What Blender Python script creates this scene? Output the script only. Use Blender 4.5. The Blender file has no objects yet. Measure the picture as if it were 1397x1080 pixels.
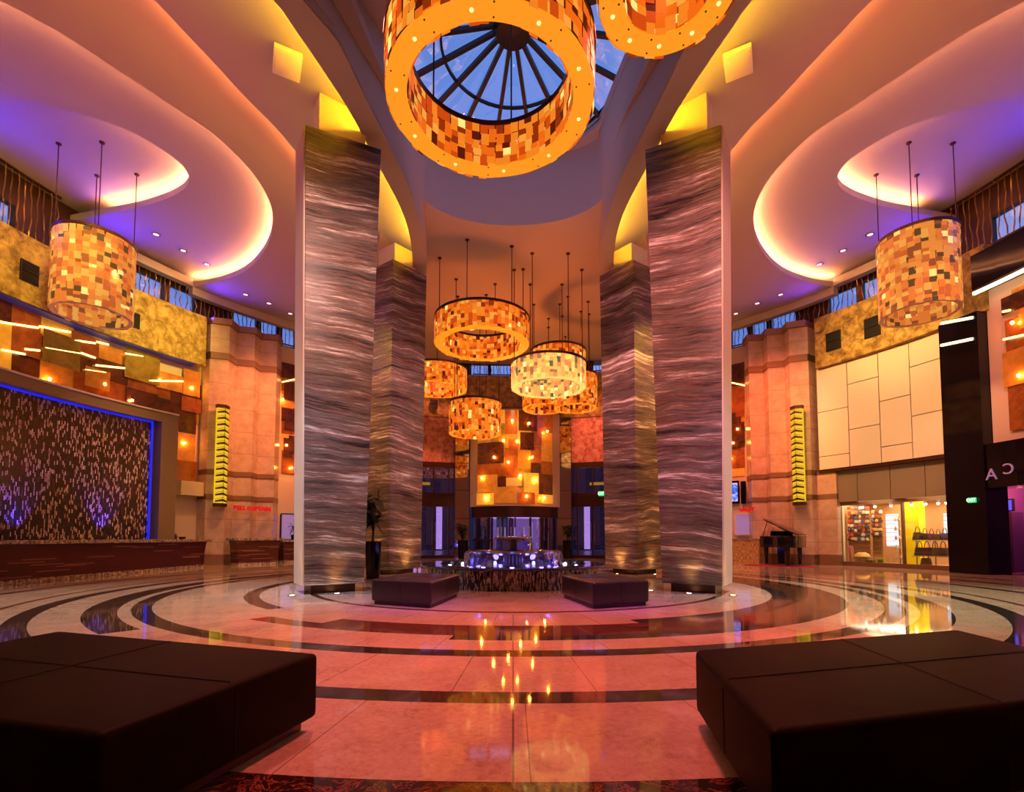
import bpy, bmesh, random
from math import *
from mathutils import Vector, Matrix
from mathutils.geometry import tessellate_polygon
R_ = random.Random(7)
SC = bpy.context.scene
COL = SC.collection

# ------------------------------------------------------------------ camera
F = 690.0; CX = 700.0; PITCH = radians(3); HC = 1.1; HORIZON = 733.0
YP = HORIZON - F * tan(PITCH)
cam_d = bpy.data.cameras.new('camera'); cam = bpy.data.objects.new('camera', cam_d); COL.objects.link(cam)
cam_d.sensor_width = 36.0; cam_d.lens = 36.0 * F / 1397; cam_d.clip_end = 300; cam_d.clip_start = .05
cam_d.shift_y = (YP - 540) / 1397; cam_d.shift_x = (698.5 - CX) / 1397
cam.location = (0, 0, HC); cam.rotation_euler = (radians(90) + PITCH, 0, 0)
SC.camera = cam
# ------------------------------------------------------------------ world, exposure
W = bpy.data.worlds.new('dusk'); SC.world = W; W.use_nodes = True
wn = W.node_tree; wn.nodes.clear()
bg = wn.nodes.new('ShaderNodeBackground'); wo = wn.nodes.new('ShaderNodeOutputWorld')
tc = wn.nodes.new('ShaderNodeTexCoord'); nz = wn.nodes.new('ShaderNodeTexNoise'); rp = wn.nodes.new('ShaderNodeValToRGB')
nz.inputs['Scale'].default_value = 3.5; nz.inputs['Detail'].default_value = 6
rp.color_ramp.elements[0].position = .46; rp.color_ramp.elements[0].color = (.10, .19, .52, 1)
rp.color_ramp.elements[1].position = .8; rp.color_ramp.elements[1].color = (.55, .5, .75, 1)
wn.links.new(tc.outputs['Generated'], nz.inputs['Vector']); wn.links.new(nz.outputs['Fac'], rp.inputs['Fac'])
wn.links.new(rp.outputs['Color'], bg.inputs['Color']); wn.links.new(bg.outputs[0], wo.inputs[0])
bg.inputs['Strength'].default_value = 1.6
SC.view_settings.view_transform = 'Standard'; SC.view_settings.look = 'None'
SC.view_settings.gamma = 1; SC.view_settings.use_curve_mapping = False
SC.view_settings.exposure = 0.0
SC.cycles.use_denoising = True
SC.cycles.max_bounces = 8; SC.cycles.diffuse_bounces = 3; SC.cycles.glossy_bounces = 4
SC.cycles.transmission_bounces = 6; SC.cycles.transparent_max_bounces = 12
SC.cycles.sample_clamp_indirect = 4.0; SC.cycles.sample_clamp_direct = 0
SC.cycles.caustics_reflective = False; SC.cycles.caustics_refractive = False

def light(kind, name, loc, color, power, target=None, size=.3, spot=60, blend=.6, size_y=None):
    d = bpy.data.lights.new(name, kind); o = bpy.data.objects.new(name, d); COL.objects.link(o)
    d.color = color; d.energy = power; o.location = loc
    if kind == 'AREA':
        d.size = size
        if size_y: d.shape = 'RECTANGLE'; d.size_y = size_y
    else: d.shadow_soft_size = size
    if kind == 'SPOT': d.spot_size = radians(spot); d.spot_blend = blend
    if target is not None:
        o.rotation_euler = (Vector(target) - Vector(loc)).to_track_quat('-Z', 'Y').to_euler()
    return o
AMB = (1, .5, .16); PINK = (1, .28, .2); YEL = (1, .68, .22); BLU = (.12, .1, 1); WHI = (1, .8, .6)
# added spots without fittings that colour floor, walls and pillars
SPOTS = [  # loc, target, color, W, angle
    ((-2.2, 8.0, 9.5), (-1.4, 4.8, 0), (1, .22, .17), 2300, 62),
    ((2.2, 8.0, 9.5), (1.5, 4.6, 0), (1, .14, .12), 3700, 62),
    ((0, 10.5, 10.2), (0, 6.6, 0), (1, .22, .17), 2100, 60),
    ((-6.5, 9.5, 9.9), (-6.7, 9.0, 0), (.95, .68, .54), 4200, 60),
    ((6.5, 9.5, 9.9), (7.3, 9.0, 0), (.95, .86, .55), 4800, 60),
    ((-8.0, 17.0, 10.8), (-9.0, 17.5, 0), (1, .42, .1), 2400, 70),
    ((8.0, 17.0, 10.8), (9.5, 17.5, 0), (1, .30, .12), 2800, 70),
    ((-6.8, 17.5, 9.8), (-12.6, 23.0, 4.8), (1, .28, .10), 3600, 52),
    ((6.8, 17.5, 9.8), (12.6, 23.0, 4.8), (1, .19, .08), 4000, 52),
    ((5.5, 13.5, 9.8), (14.6, 18.6, 5.6), (1, .50, .18), 3700, 56),
    ((-8.6, 9.6, 9.6), (-14.2, 13.4, 8.9), (1, .70, .10), 2100, 60),
    ((-8.0, 16.6, 9.8), (-13.3, 18.6, 8.9), (1, .66, .10), 1700, 56),
    ((0, 2.2, 9.0), (-1.7, 8.3, .2), (.30, .14, 1), 3000, 15),  # added violet and blue accents for the sheen on the far ottomans
    ((0.4, 2.2, 9.0), (1.7, 8.3, .2), (.14, .10, 1), 3000, 15),
    ((6.0, 15.5, 10.0), (14.0, 18.0, 8.9), (1, .62, .10), 1500, 40),
    ((-5.0, 5.0, 9.0), (-3.7, 10.0, 1.2), (.42, .62, 1), 2600, 30),
    ((5.0, 5.0, 9.0), (3.7, 10.0, 1.2), (.6, .42, 1), 1600, 30),
    ((-2.0, 4.0, 9.4), (-3.6, 10.1, 5.5), (1, .52, .43), 3000, 52),
    ((2.9, 3.4, 9.2), (3.6, 10.1, 5.5), (1, .33, .30), 4000, 56),
    ((-.6, 9.5, 9.6), (-3.2, 15.3, 4.2), (1, .40, .34), 2400, 50),
    ((.6, 9.5, 9.6), (3.2, 15.3, 4.2), (1, .34, .30), 2800, 50),
    ((-7.8, 13.6, 9.7), (-4.3, 15.6, 5.0), (1, .50, .03), 1500, 50),
    ((7.8, 13.6, 9.7), (4.3, 15.6, 5.0), (1, .50, .03), 2200, 50),
    ((-2.5, 20.5, 9.8), (-5, 27.6, 5.6), (1, .20, .10), 2000, 45),
    ((2.5, 20.5, 9.8), (5, 27.6, 5.6), (1, .20, .10), 2000, 45),
    ((0, 19.5, 9.5), (0, 26, 5.2), (1, .45, .14), 900, 40),
    ((8.0, 9.0, 9.9), (14.3, 13.6, 5.5), (1, .34, .22), 2200, 50),
    # added upward spots without fittings, washing the ceilings
    ((0, 21.0, 6.0), (0, 20.0, 10.6), (1, .18, .03), 560, 150),
    ((0, 15.5, 6.5), (0, 16.0, 10.6), (1, .17, .03), 260, 140),
    ((-14.2, 12.2, 10.15), (-11.0, 12.6, 12.0), (.04, .02, 1), 260, 150),
    ((14.2, 12.2, 10.15), (11.0, 12.6, 12.0), (.04, .02, 1), 260, 150),
    ((-14.0, 16.5, 10.15), (-10.0, 15.6, 11.5), (.06, .02, 1), 300, 150),
    ((14.0, 16.5, 10.15), (10.0, 15.6, 11.5), (.08, .02, 1), 240, 150),
    ((-12.3, 20.0, 10.15), (-8.5, 18.6, 11.0), (.12, .03, 1), 160, 150),
    ((12.3, 20.0, 10.15), (8.5, 18.6, 11.0), (.2, .03, .8), 110, 150),
    ((-7.5, 9.0, 6.0), (-8.5, 10.0, 11.0), (1, .04, .12), 260, 140),
    ((7.5, 9.0, 6.0), (8.5, 10.0, 11.0), (1, .05, .06), 260, 140),
    ((-6.0, 18.5, 7.0), (-6.8, 18.0, 11.0), (1, .05, .12), 110, 140),
    ((6.0, 18.5, 7.0), (6.8, 18.0, 11.0), (1, .10, .03), 130, 140),
    ((0, 9.5, 8.9), (0, 14.0, 11.6), (.85, .5, .8), 160, 100),
]
for loc, tgt, c, w, a in SPOTS:
    light('SPOT', 'fill_spot', loc, c, w, tgt, .3, a, .9)
# ------------------------------------------------------------------ pixel -> place helpers (room geometry measured off the photograph)
def ray(x, y):
    a = (x - CX) / F; u = (YP - y) / F
    return a, cos(PITCH) - u * sin(PITCH), sin(PITCH) + u * cos(PITCH)
def onz(x, y, z):
    d = ray(x, y); t = (z - HC) / d[2]; return Vector((d[0] * t, d[1] * t, z))
def ony(x, y, Y):
    d = ray(x, y); t = Y / d[1]; return Vector((d[0] * t, Y, HC + d[2] * t))
CY = 12.6; RW = 15.0
def oncyl(x, y, R=RW, c=CY):
    d = ray(x, y); a = d[0]**2 + d[1]**2; b = -2 * d[1] * c; k = c * c - R * R
    t = (-b + sqrt(b * b - 4 * a * k)) / (2 * a); return Vector((d[0] * t, d[1] * t, HC + d[2] * t))
def phi(x, y=600, R=RW):
    p = oncyl(x, y, R); return atan2(p.x, p.y - CY)
def cyl(ph, r, z=0): return Vector((r * sin(ph), CY + r * cos(ph), z))

# ------------------------------------------------------------------ materials
class S:
    """small wrapper: arithmetic on shader sockets"""
    def __init__(s, nt, v): s.nt = nt; s.v = v
    def _m(s, op, *o):
        n = s.nt.nodes.new('ShaderNodeMath'); n.operation = op
        for i, q in enumerate((s,) + o):
            if isinstance(q, S): q = q.v
            if isinstance(q, (int, float)): n.inputs[i].default_value = q
            else: s.nt.links.new(q, n.inputs[i])
        return S(s.nt, n.outputs[0])
    def __add__(s, o): return s._m('ADD', o)
    def __sub__(s, o): return s._m('SUBTRACT', o)
    def __mul__(s, o): return s._m('MULTIPLY', o)
    def __truediv__(s, o): return s._m('DIVIDE', o)
    def gt(s, o): return s._m('GREATER_THAN', o)
    def lt(s, o): return s._m('LESS_THAN', o)
    def floor(s): return s._m('FLOOR')
    def fract(s): return s._m('FRACT')
    def abs(s): return s._m('ABSOLUTE')
    def mx(s, o): return s._m('MAXIMUM', o)
    def mn(s, o): return s._m('MINIMUM', o)
class Mat:
    def __init__(s, name, **kw):
        s.m = bpy.data.materials.new(name); s.m.use_nodes = True; s.nt = s.m.node_tree
        s.b = s.nt.nodes['Principled BSDF']
        for k, v in kw.items(): s.set(k, v)
    def set(s, k, v):
        k = {'col': 'Base Color', 'rough': 'Roughness', 'metal': 'Metallic', 'emit': 'Emission Color', 'es': 'Emission Strength',
             'spec': 'Specular IOR Level', 'alpha': 'Alpha', 'coat': 'Coat Weight', 'trans': 'Transmission Weight', 'ior': 'IOR', 'coatr': 'Coat Roughness'}[k]
        if isinstance(v, S): v = v.v
        if isinstance(v, bpy.types.NodeSocket): s.nt.links.new(v, s.b.inputs[k])
        elif isinstance(v, tuple) and len(v) == 3: s.b.inputs[k].default_value = (*v, 1)
        else: s.b.inputs[k].default_value = v
    def coord(s, kind='Object', scale=(1, 1, 1), rot=(0, 0, 0)):
        t = s.nt.nodes.new('ShaderNodeTexCoord'); m = s.nt.nodes.new('ShaderNodeMapping')
        m.inputs['Scale'].default_value = scale; m.inputs['Rotation'].default_value = rot
        s.nt.links.new(t.outputs[kind], m.inputs['Vector']); return m.outputs[0]
    def sep(s, v):
        n = s.nt.nodes.new('ShaderNodeSeparateXYZ'); s.nt.links.new(v, n.inputs[0]); return [S(s.nt, o) for o in n.outputs]
    def comb(s, *c):
        n = s.nt.nodes.new('ShaderNodeCombineXYZ')
        for i, q in enumerate(c):
            if isinstance(q, S): s.nt.links.new(q.v, n.inputs[i])
            else: n.inputs[i].default_value = q
        return n.outputs[0]
    def noise(s, vec, scale=5, detail=4, rough=.5, dist=0):
        n = s.nt.nodes.new('ShaderNodeTexNoise'); n.inputs['Scale'].default_value = scale; n.inputs['Detail'].default_value = detail
        n.inputs['Roughness'].default_value = rough; n.inputs['Distortion'].default_value = dist
        s.nt.links.new(vec, n.inputs['Vector']); return S(s.nt, n.outputs['Fac'])
    def white(s, vec):
        n = s.nt.nodes.new('ShaderNodeTexWhiteNoise'); n.noise_dimensions = '3D'; s.nt.links.new(vec, n.inputs['Vector']); return S(s.nt, n.outputs['Value'])
    def ramp(s, fac, stops, const=False):
        n = s.nt.nodes.new('ShaderNodeValToRGB'); e = n.color_ramp.elements
        if const: n.color_ramp.interpolation = 'CONSTANT'
        while len(e) < len(stops): e.new(.5)
        for q, (p, c) in zip(e, stops): q.position = p; q.color = (*c, 1)
        s.nt.links.new(fac.v if isinstance(fac, S) else fac, n.inputs[0]); return n.outputs[0]
    def mix(s, fac, a, b):
        n = s.nt.nodes.new('ShaderNodeMix'); n.data_type = 'RGBA'
        for i, q in ((0, fac), (6, a), (7, b)):
            if isinstance(q, S): q = q.v
            if isinstance(q, bpy.types.NodeSocket): s.nt.links.new(q, n.inputs[i])
            else: n.inputs[i].default_value = (*q, 1) if isinstance(q, tuple) else q
        return n.outputs[2]
    def bump(s, h, strength=.3, dist=.02):
        n = s.nt.nodes.new('ShaderNodeBump'); n.inputs['Strength'].default_value = strength; n.inputs['Distance'].default_value = dist
        s.nt.links.new(h.v if isinstance(h, S) else h, n.inputs['Height']); s.nt.links.new(n.outputs[0], s.b.inputs['Normal'])
def plain(name, col, rough=.5, metal=0, **kw): return Mat(name, col=col, rough=rough, metal=metal, **kw).m
def glow(name, col, es): return Mat(name, col=(.02, .02, .02), emit=col, es=es).m
M = {}
M['plaster'] = plain('white_plaster', (.50, .46, .46), .8)
M['cream'] = plain('cream_plaster', (.72, .60, .46), .6)
M['beige_gloss'] = plain('polished_cream_stone', (.70, .58, .46), .18)
M['dark'] = plain('black_metal', (.015, .013, .015), .4, .3)
M['bronze'] = plain('dark_bronze', (.07, .03, .025), .35, .6)
M['black_gloss'] = plain('black_gloss', (.004, .003, .008), .07, 0, spec=.3)
M['piano'] = plain('black_lacquer', (.004, .003, .005), .10, 0, spec=.4)
M['mirror'] = plain('bronze_mirror', (.42, .34, .33), .05, 1)
M['chrome'] = plain('chrome', (.7, .7, .72), .15, 1)
M['gold_metal'] = plain('bronze_bars', (.30, .19, .06), .35, .8)
M['hole'] = plain('black_void', (.004, .004, .005), .9)
M['white_board'] = plain('white_panel', (.85, .78, .66), .35)
M['grey_board'] = plain('grey_panel', (.26, .22, .17), .5)
M['red'] = plain('red_letters', (.55, .01, .02), .4, 0, emit=(1, .02, .03), es=.22)  # faint glow added to keep the letters' red strong
M['leaf'] = plain('leaf', (.012, .03, .012), .55)
M['stem'] = plain('stem', (.04, .025, .015), .8)
def glass(name, tint, gl=.12, rough=.02, ecol=None):
    m = bpy.data.materials.new(name); m.use_nodes = True; nt = m.node_tree; nt.nodes.clear()
    o = nt.nodes.new('ShaderNodeOutputMaterial'); t = nt.nodes.new('ShaderNodeBsdfTransparent'); g = nt.nodes.new('ShaderNodeBsdfGlossy')
    t.inputs[0].default_value = (*tint, 1); g.inputs['Roughness'].default_value = rough
    lw = nt.nodes.new('ShaderNodeLayerWeight'); lw.inputs[0].default_value = .25
    mp = nt.nodes.new('ShaderNodeMapRange'); mp.inputs['To Min'].default_value = gl; mp.inputs['To Max'].default_value = .9
    mx = nt.nodes.new('ShaderNodeMixShader')
    nt.links.new(lw.outputs['Facing'], mp.inputs[0]); nt.links.new(mp.outputs[0], mx.inputs[0])
    nt.links.new(t.outputs[0], mx.inputs[1]); nt.links.new(g.outputs[0], mx.inputs[2]); nt.links.new(mx.outputs[0], o.inputs[0])
    return m
M['glass'] = glass('window_glass', (.92, .95, 1), .06)
M['dark_glass'] = glass('smoked_glass', (.66, .6, .7), .10)
M['clear'] = glass('clear_acrylic', (.78, .8, 1), .2, .06)
# floor -------------------------------------------------------------
def floor_mat():
    a = Mat('polished_stone_floor', rough=.09, spec=.85)
    x, y, z = a.sep(a.coord('Object'))
    fx = x - .08; fy = y - 12.0
    r = (fx * fx + fy * fy)._m('SQRT')
    th = fx._m('ARCTAN2', fy * -1)          # 0 towards the camera, + to the right
    # fine marble grain
    n1 = a.noise(a.coord('Object'), 2.2, 8, .6); n2 = a.noise(a.coord('Object'), 22, 6, .65, .6); n3 = a.noise(a.coord('Object'), 90, 3, .6)
    g = n1 * .35 + n2 * .45 + n3 * .2
    base = a.ramp(g, [(.36, (.38, .25, .17)), (.47, (.58, .43, .33)), (.6, (.70, .56, .46))])
    # tiles: per ring row a different offset
    row = ((r - 7.13) / 1.32).floor()
    tw = (th * 8 + .5 + ((row + 20) * .5)._m('FRACT'))
    cell = a.white(a.comb(tw.floor(), row, 0))
    base = a.mix(cell * .22, base, (.42, .30, .22))
    jr = ((tw.fract() - .5).abs() - .5).abs() * r
    line = jr.lt(.028)
    axis = x.abs().lt(.006) * y.lt(10.0)
    base = a.mix((line.mx(axis)) * r.lt(9.66) * r.gt(4.7) * .75, base, (.08, .05, .04))
    dk = a.ramp(n2, [(.35, (.018, .014, .016)), (.62, (.06, .045, .04))])
    vein = a.noise(a.coord('Object'), 5, 8, .7, 1.5)
    redb = a.ramp(vein, [(.40, (.10, .035, .02)), (.5, (.17, .065, .035)), (.60, (.06, .022, .015))])
    emp = a.mix((vein - .5).abs().lt(.012), (.03, .012, .01), (.3, .08, .05))
    def band(r0, r1, t0=-9, t1=9):
        m = r.gt(r0) * r.lt(r1)
        if t0 > -9: m = m * th.gt(t0)
        if t1 < 9: m = m * th.lt(t1)
        return m
    c = base
    for (r0, r1, t0, t1, k) in [
        (4.42, 4.54, -9, 9, 'r'), (2.3, 3.6, -.0, 9, 'n'),
        (5.42, 5.68, -2.4, -.74, 'd'), (5.36, 5.62, .28, 2.6, 'd'),
        (5.62, 6.28, -.44, 2.6, 'r'), (5.98, 6.28, -9, -9, 'd'), (6.28, 6.52, -.12, 2.2, 'd'), (5.98, 6.28, -.62, -.1, 'r'),
        (7.0, 7.26, -9, 9, 'd'), (7.42, 7.82, -3.2, -.66, 'd'), (7.42, 7.80, .62, 3.2, 'd'), (8.33, 8.58, -9, 9, 'd'),
        (8.94, 9.04, -3.2, -.8, 'r'), (8.94, 9.04, .8, 3.2, 'r'), (9.66, 10.0, -.9, .9, 'e'), (10.0, 12.5, -.5, .5, 'e'),
        (10.15, 10.35, -3.2, -.9, 'r'), (10.15, 10.35, .9, 3.2, 'd'), (11.4, 11.6, -9, 9, 'r'), (12.6, 12.8, -9, 9, 'r')]:
        if k == 'n' or (t0 == -9 and t1 == -9): continue
        c = a.mix(band(r0, r1, t0, t1), c, {'d': dk, 'r': redb, 'e': emp}[k])
    a.set('col', c); a.set('rough', n2 * .05 + .025)
    return a.m
M['floor'] = floor_mat()
def stone_mat(seed):
    a = Mat('banded_granite_slab', spec=.35)
    v = a.coord('Object', (1, 1, 1))
    x, y, z = a.sep(v)
    w = a.noise(a.comb(x + seed, y, z * .6), .5, 3, .45)
    w2 = a.noise(a.comb(x * 1.6 + seed, y * 1.6, z * 3), 1.3, 3, .5)
    zz = z * 1.0 + w * .55 + w2 * .03
    fine = a.noise(a.comb(x * .3, y * .3, zz * 6.5), 2.4, 10, .78, .02)
    big = a.noise(a.comb(x * .2 + seed * 3, y * .2, zz * 2.1), 1.4, 6, .65)
    thin = a.noise(a.comb(x * .9, y * .9, zz * 34), 2.4, 8, .85, .04)
    f = (fine * .38 + big * .30 + thin * .32 - .5) * 2.5 + .49
    c = a.ramp(f, [(.33, (.012, .012, .014)), (.40, (.05, .04, .042)), (.45, (.25, .11, .075)), (.485, (.07, .06, .06)), (.52, (.36, .20, .14)), (.55, (.13, .12, .125)), (.60, (.40, .33, .30)), (.68, (.95, .88, .82))])
    green = a.ramp(big, [(.40, (0, 0, 0)), (.47, (1, 1, 1)), (.54, (0, 0, 0))])
    gm = a.nt.nodes.new('ShaderNodeRGBToBW'); a.nt.links.new(green, gm.inputs[0])
    c = a.mix(S(a.nt, gm.outputs[0]) * .55, c, (.085, .105, .10))
    seam = (z - 4.35).abs().lt(.006)
    c = a.mix(seam, c, (.01, .01, .01))
    a.set('col', c); a.set('rough', fine * .25 + .3)
    return a.m
M['stone'] = stone_mat(0.0); M['stone2'] = stone_mat(7.3)
def mosaic_mat(name, cu, cv, dens):
    a = Mat(name, rough=.2, spec=.7)
    u, v, _ = a.sep(a.coord('UV'))
    cu_ = (u / cu); iu = cu_.floor(); off = a.white(a.comb(iu, 1.7, 0))
    cv_ = v / cv + off * 7.0; iv = cv_.floor()
    rnd = a.white(a.comb(iu, iv, 0)); rnd2 = a.white(a.comb(iu, iv, 5.5))
    inside = (cu_.fract() - .5).abs().lt(.36) * (cv_.fract() - .5).abs().lt(.44)
    dark = a.ramp(rnd2, [(0, (.006, .005, .006)), (.6, (.018, .012, .012)), (1, (.05, .03, .025))])
    lightc = a.ramp(rnd2, [(0, (.65, .5, .38)), (.45, (.4, .3, .27)), (.75, (.8, .72, .62)), (1, (.35, .17, .1))])
    c = a.mix(rnd.gt(1 - dens) * inside, dark, lightc)
    a.set('col', c); return a.m
M['mosaic'] = mosaic_mat('dark_glass_mosaic', .040, .135, .30)
M['mosaic_small'] = mosaic_mat('fountain_mosaic', .024, .13, .52)
def wood_mat():
    a = Mat('wine_red_slatted_wood', rough=.28, spec=.5)
    u, v, _ = a.sep(a.coord('UV'))
    iv = (v / .034).floor(); off = a.white(a.comb(iv, 2.2, 0)); uu = u / .9 + off * 9.0
    rnd = a.white(a.comb(uu.floor(), iv, 0))
    n = a.noise(a.comb(u * .8, v * 30, 0), 2, 4)
    c = a.ramp(n, [(.35, (.035, .004, .006)), (.65, (.10, .014, .014))])
    c = a.mix(rnd.gt(.90) * .8, c, (.24, .10, .07))
    groove = ((v / .034).fract() - .5).abs().gt(.44)
    c = a.mix(groove * .6, c, (.012, .002, .003))
    a.set('col', c); return a.m
M['wood'] = wood_mat()
def granite_mat(name, c0, c1, c2):
    a = Mat(name, rough=.15)
    n = a.noise(a.coord('Object'), 14, 8, .75); a.set('col', a.ramp(n, [(.38, c0), (.5, c1), (.62, c2)])); return a.m
M['granite'] = granite_mat('speckled_granite', (.05, .04, .035), (.28, .22, .17), (.6, .52, .42))
def gold_mat():
    a = Mat('mottled_gold_plaster', rough=.5, metal=.1)
    n = a.noise(a.coord('Object'), 3.2, 9, .68, .5); a.set('col', a.ramp(n, [(.36, (.14, .08, .012)), (.48, (.34, .22, .04)), (.62, (.62, .43, .12))]))
    a.bump(n, .2); return a.m
M['gold'] = gold_mat()
def copper_mat():
    a = Mat('mottled_copper_plaster', rough=.5, metal=.2)
    n = a.noise(a.coord('Object'), 4.0, 8, .65, .4); a.set('col', a.ramp(n, [(.38, (.30, .10, .07)), (.5, (.5, .22, .17)), (.62, (.62, .36, .3))]))
    return a.m
M['copper'] = copper_mat()
def column_mat():
    a = Mat('cream_stone_blocks', rough=.22, spec=.5)
    x, y, z = a.sep(a.coord('Object')); u, v, _ = a.sep(a.coord('UV'))
    n = a.noise(a.coord('Object'), 2.5, 6, .6)
    c = a.ramp(n, [(.35, (.52, .37, .27)), (.65, (.70, .54, .41))])
    c = a.mix(((z / .92).fract() - .5).abs().gt(.4925), c, (.28, .18, .12))
    def bd(z0, z1): return z.gt(z0) * z.lt(z1)
    m = bd(8.32, 8.62).mx(bd(3.62, 3.84)).mx(bd(2.62, 2.84)).mx(bd(0, .42))
    c = a.mix(m, c, (.25, .15, .09))
    a.set('col', c); return a.m
M['column'] = column_mat()
def bamboo_mat():
    a = Mat('reed_panel', rough=.4)
    x, y, z = a.sep(a.coord('UV')); n = a.noise(a.comb(x * 60, y * 7, 0), 1, 3)
    a.set('col', a.ramp(n, [(.36, (.08, .04, .01)), (.5, (.45, .28, .09)), (.65, (.7, .5, .22))])); return a.m
M['reed'] = bamboo_mat()
def leather_mat(sp=.03, ro=.5, k=.45, sheen_tint=(1, 1, 1)):
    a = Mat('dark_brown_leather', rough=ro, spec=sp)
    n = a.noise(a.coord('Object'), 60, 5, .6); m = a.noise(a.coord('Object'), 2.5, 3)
    a.set('col', a.ramp(m, [(.35, (.018 * k * sheen_tint[0], .009 * k * sheen_tint[1], .003 * k * sheen_tint[2])), (.65, (.030 * k * sheen_tint[0], .015 * k * sheen_tint[1], .004 * k * sheen_tint[2]))]))
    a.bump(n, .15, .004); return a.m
M['leather'] = leather_mat(); M['leather_far_sheen'] = leather_mat(.6, .28, .8, (1, .9, 4.5))  # far cushions have the violet sheen tinted into their colour
M['plinth'] = plain('red_brown_plinth', (.09, .012, .012), .4)
# amber lamp tiles --------------------------------------------------
AMBER = [((1, .40, .05), 1.0), ((1, .27, .018), .95), ((1, .18, .008), .9), ((.85, .10, .006), .75), ((.5, .05, .005), .6), ((.2, .02, .004), .5), ((1, .58, .16), 1.7)]
def tile_set(name, k, warm=0.0):
    out = []
    for i, (c, s) in enumerate(AMBER):
        c = tuple(min(1, q + warm * w) for q, w in zip(c, (0, .34, .14)))
        out.append(Mat(name + '_tile', col=tuple(q * .3 for q in c), emit=c, es=s * k, rough=.5, spec=.2).m)
    return out
TA = tile_set('amber_shell', .85); TB = tile_set('honey_shell', 1.35, .5); TC = tile_set('orange_shell', .85); TD = tile_set('honey_drum_shell', .62, .3)
M['ring_dim'] = plain('rosy_diffuser', (.45, .2, .16), .4, 0, emit=(1, .3, .15), es=.12)
M['ring_glow'] = glow('amber_diffuser', (1, .31, .01), 1.0)
M['ring_glow_pale'] = glow('pale_diffuser', (1, .62, .14), 1.15)
M['led_yellow'] = glow('yellow_cove_led', (1, .50, .012), 100)
M['led_amber'] = glow('amber_cove_led', (1, .27, .05), 75)
M['led_warm'] = glow('warm_white_cove_led', (1, .34, .12), 110)
M['led_blue'] = glow('blue_led', (.06, .05, 1), 16)
M['blue_dim'] = glow('dim_blue_strip', (.02, .02, .5), .12)
M['reflection_line'] = glow('reflection_bar', (1, .62, .16), 5)
M['bulb'] = glow('bulb', (1, .36, .04), 170)
M['bulb_soft'] = glow('soft_bulb', (1, .62, .2), 2.2)
M['uplight'] = glow('uplight_lens', (1, .62, .25), 40)

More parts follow.
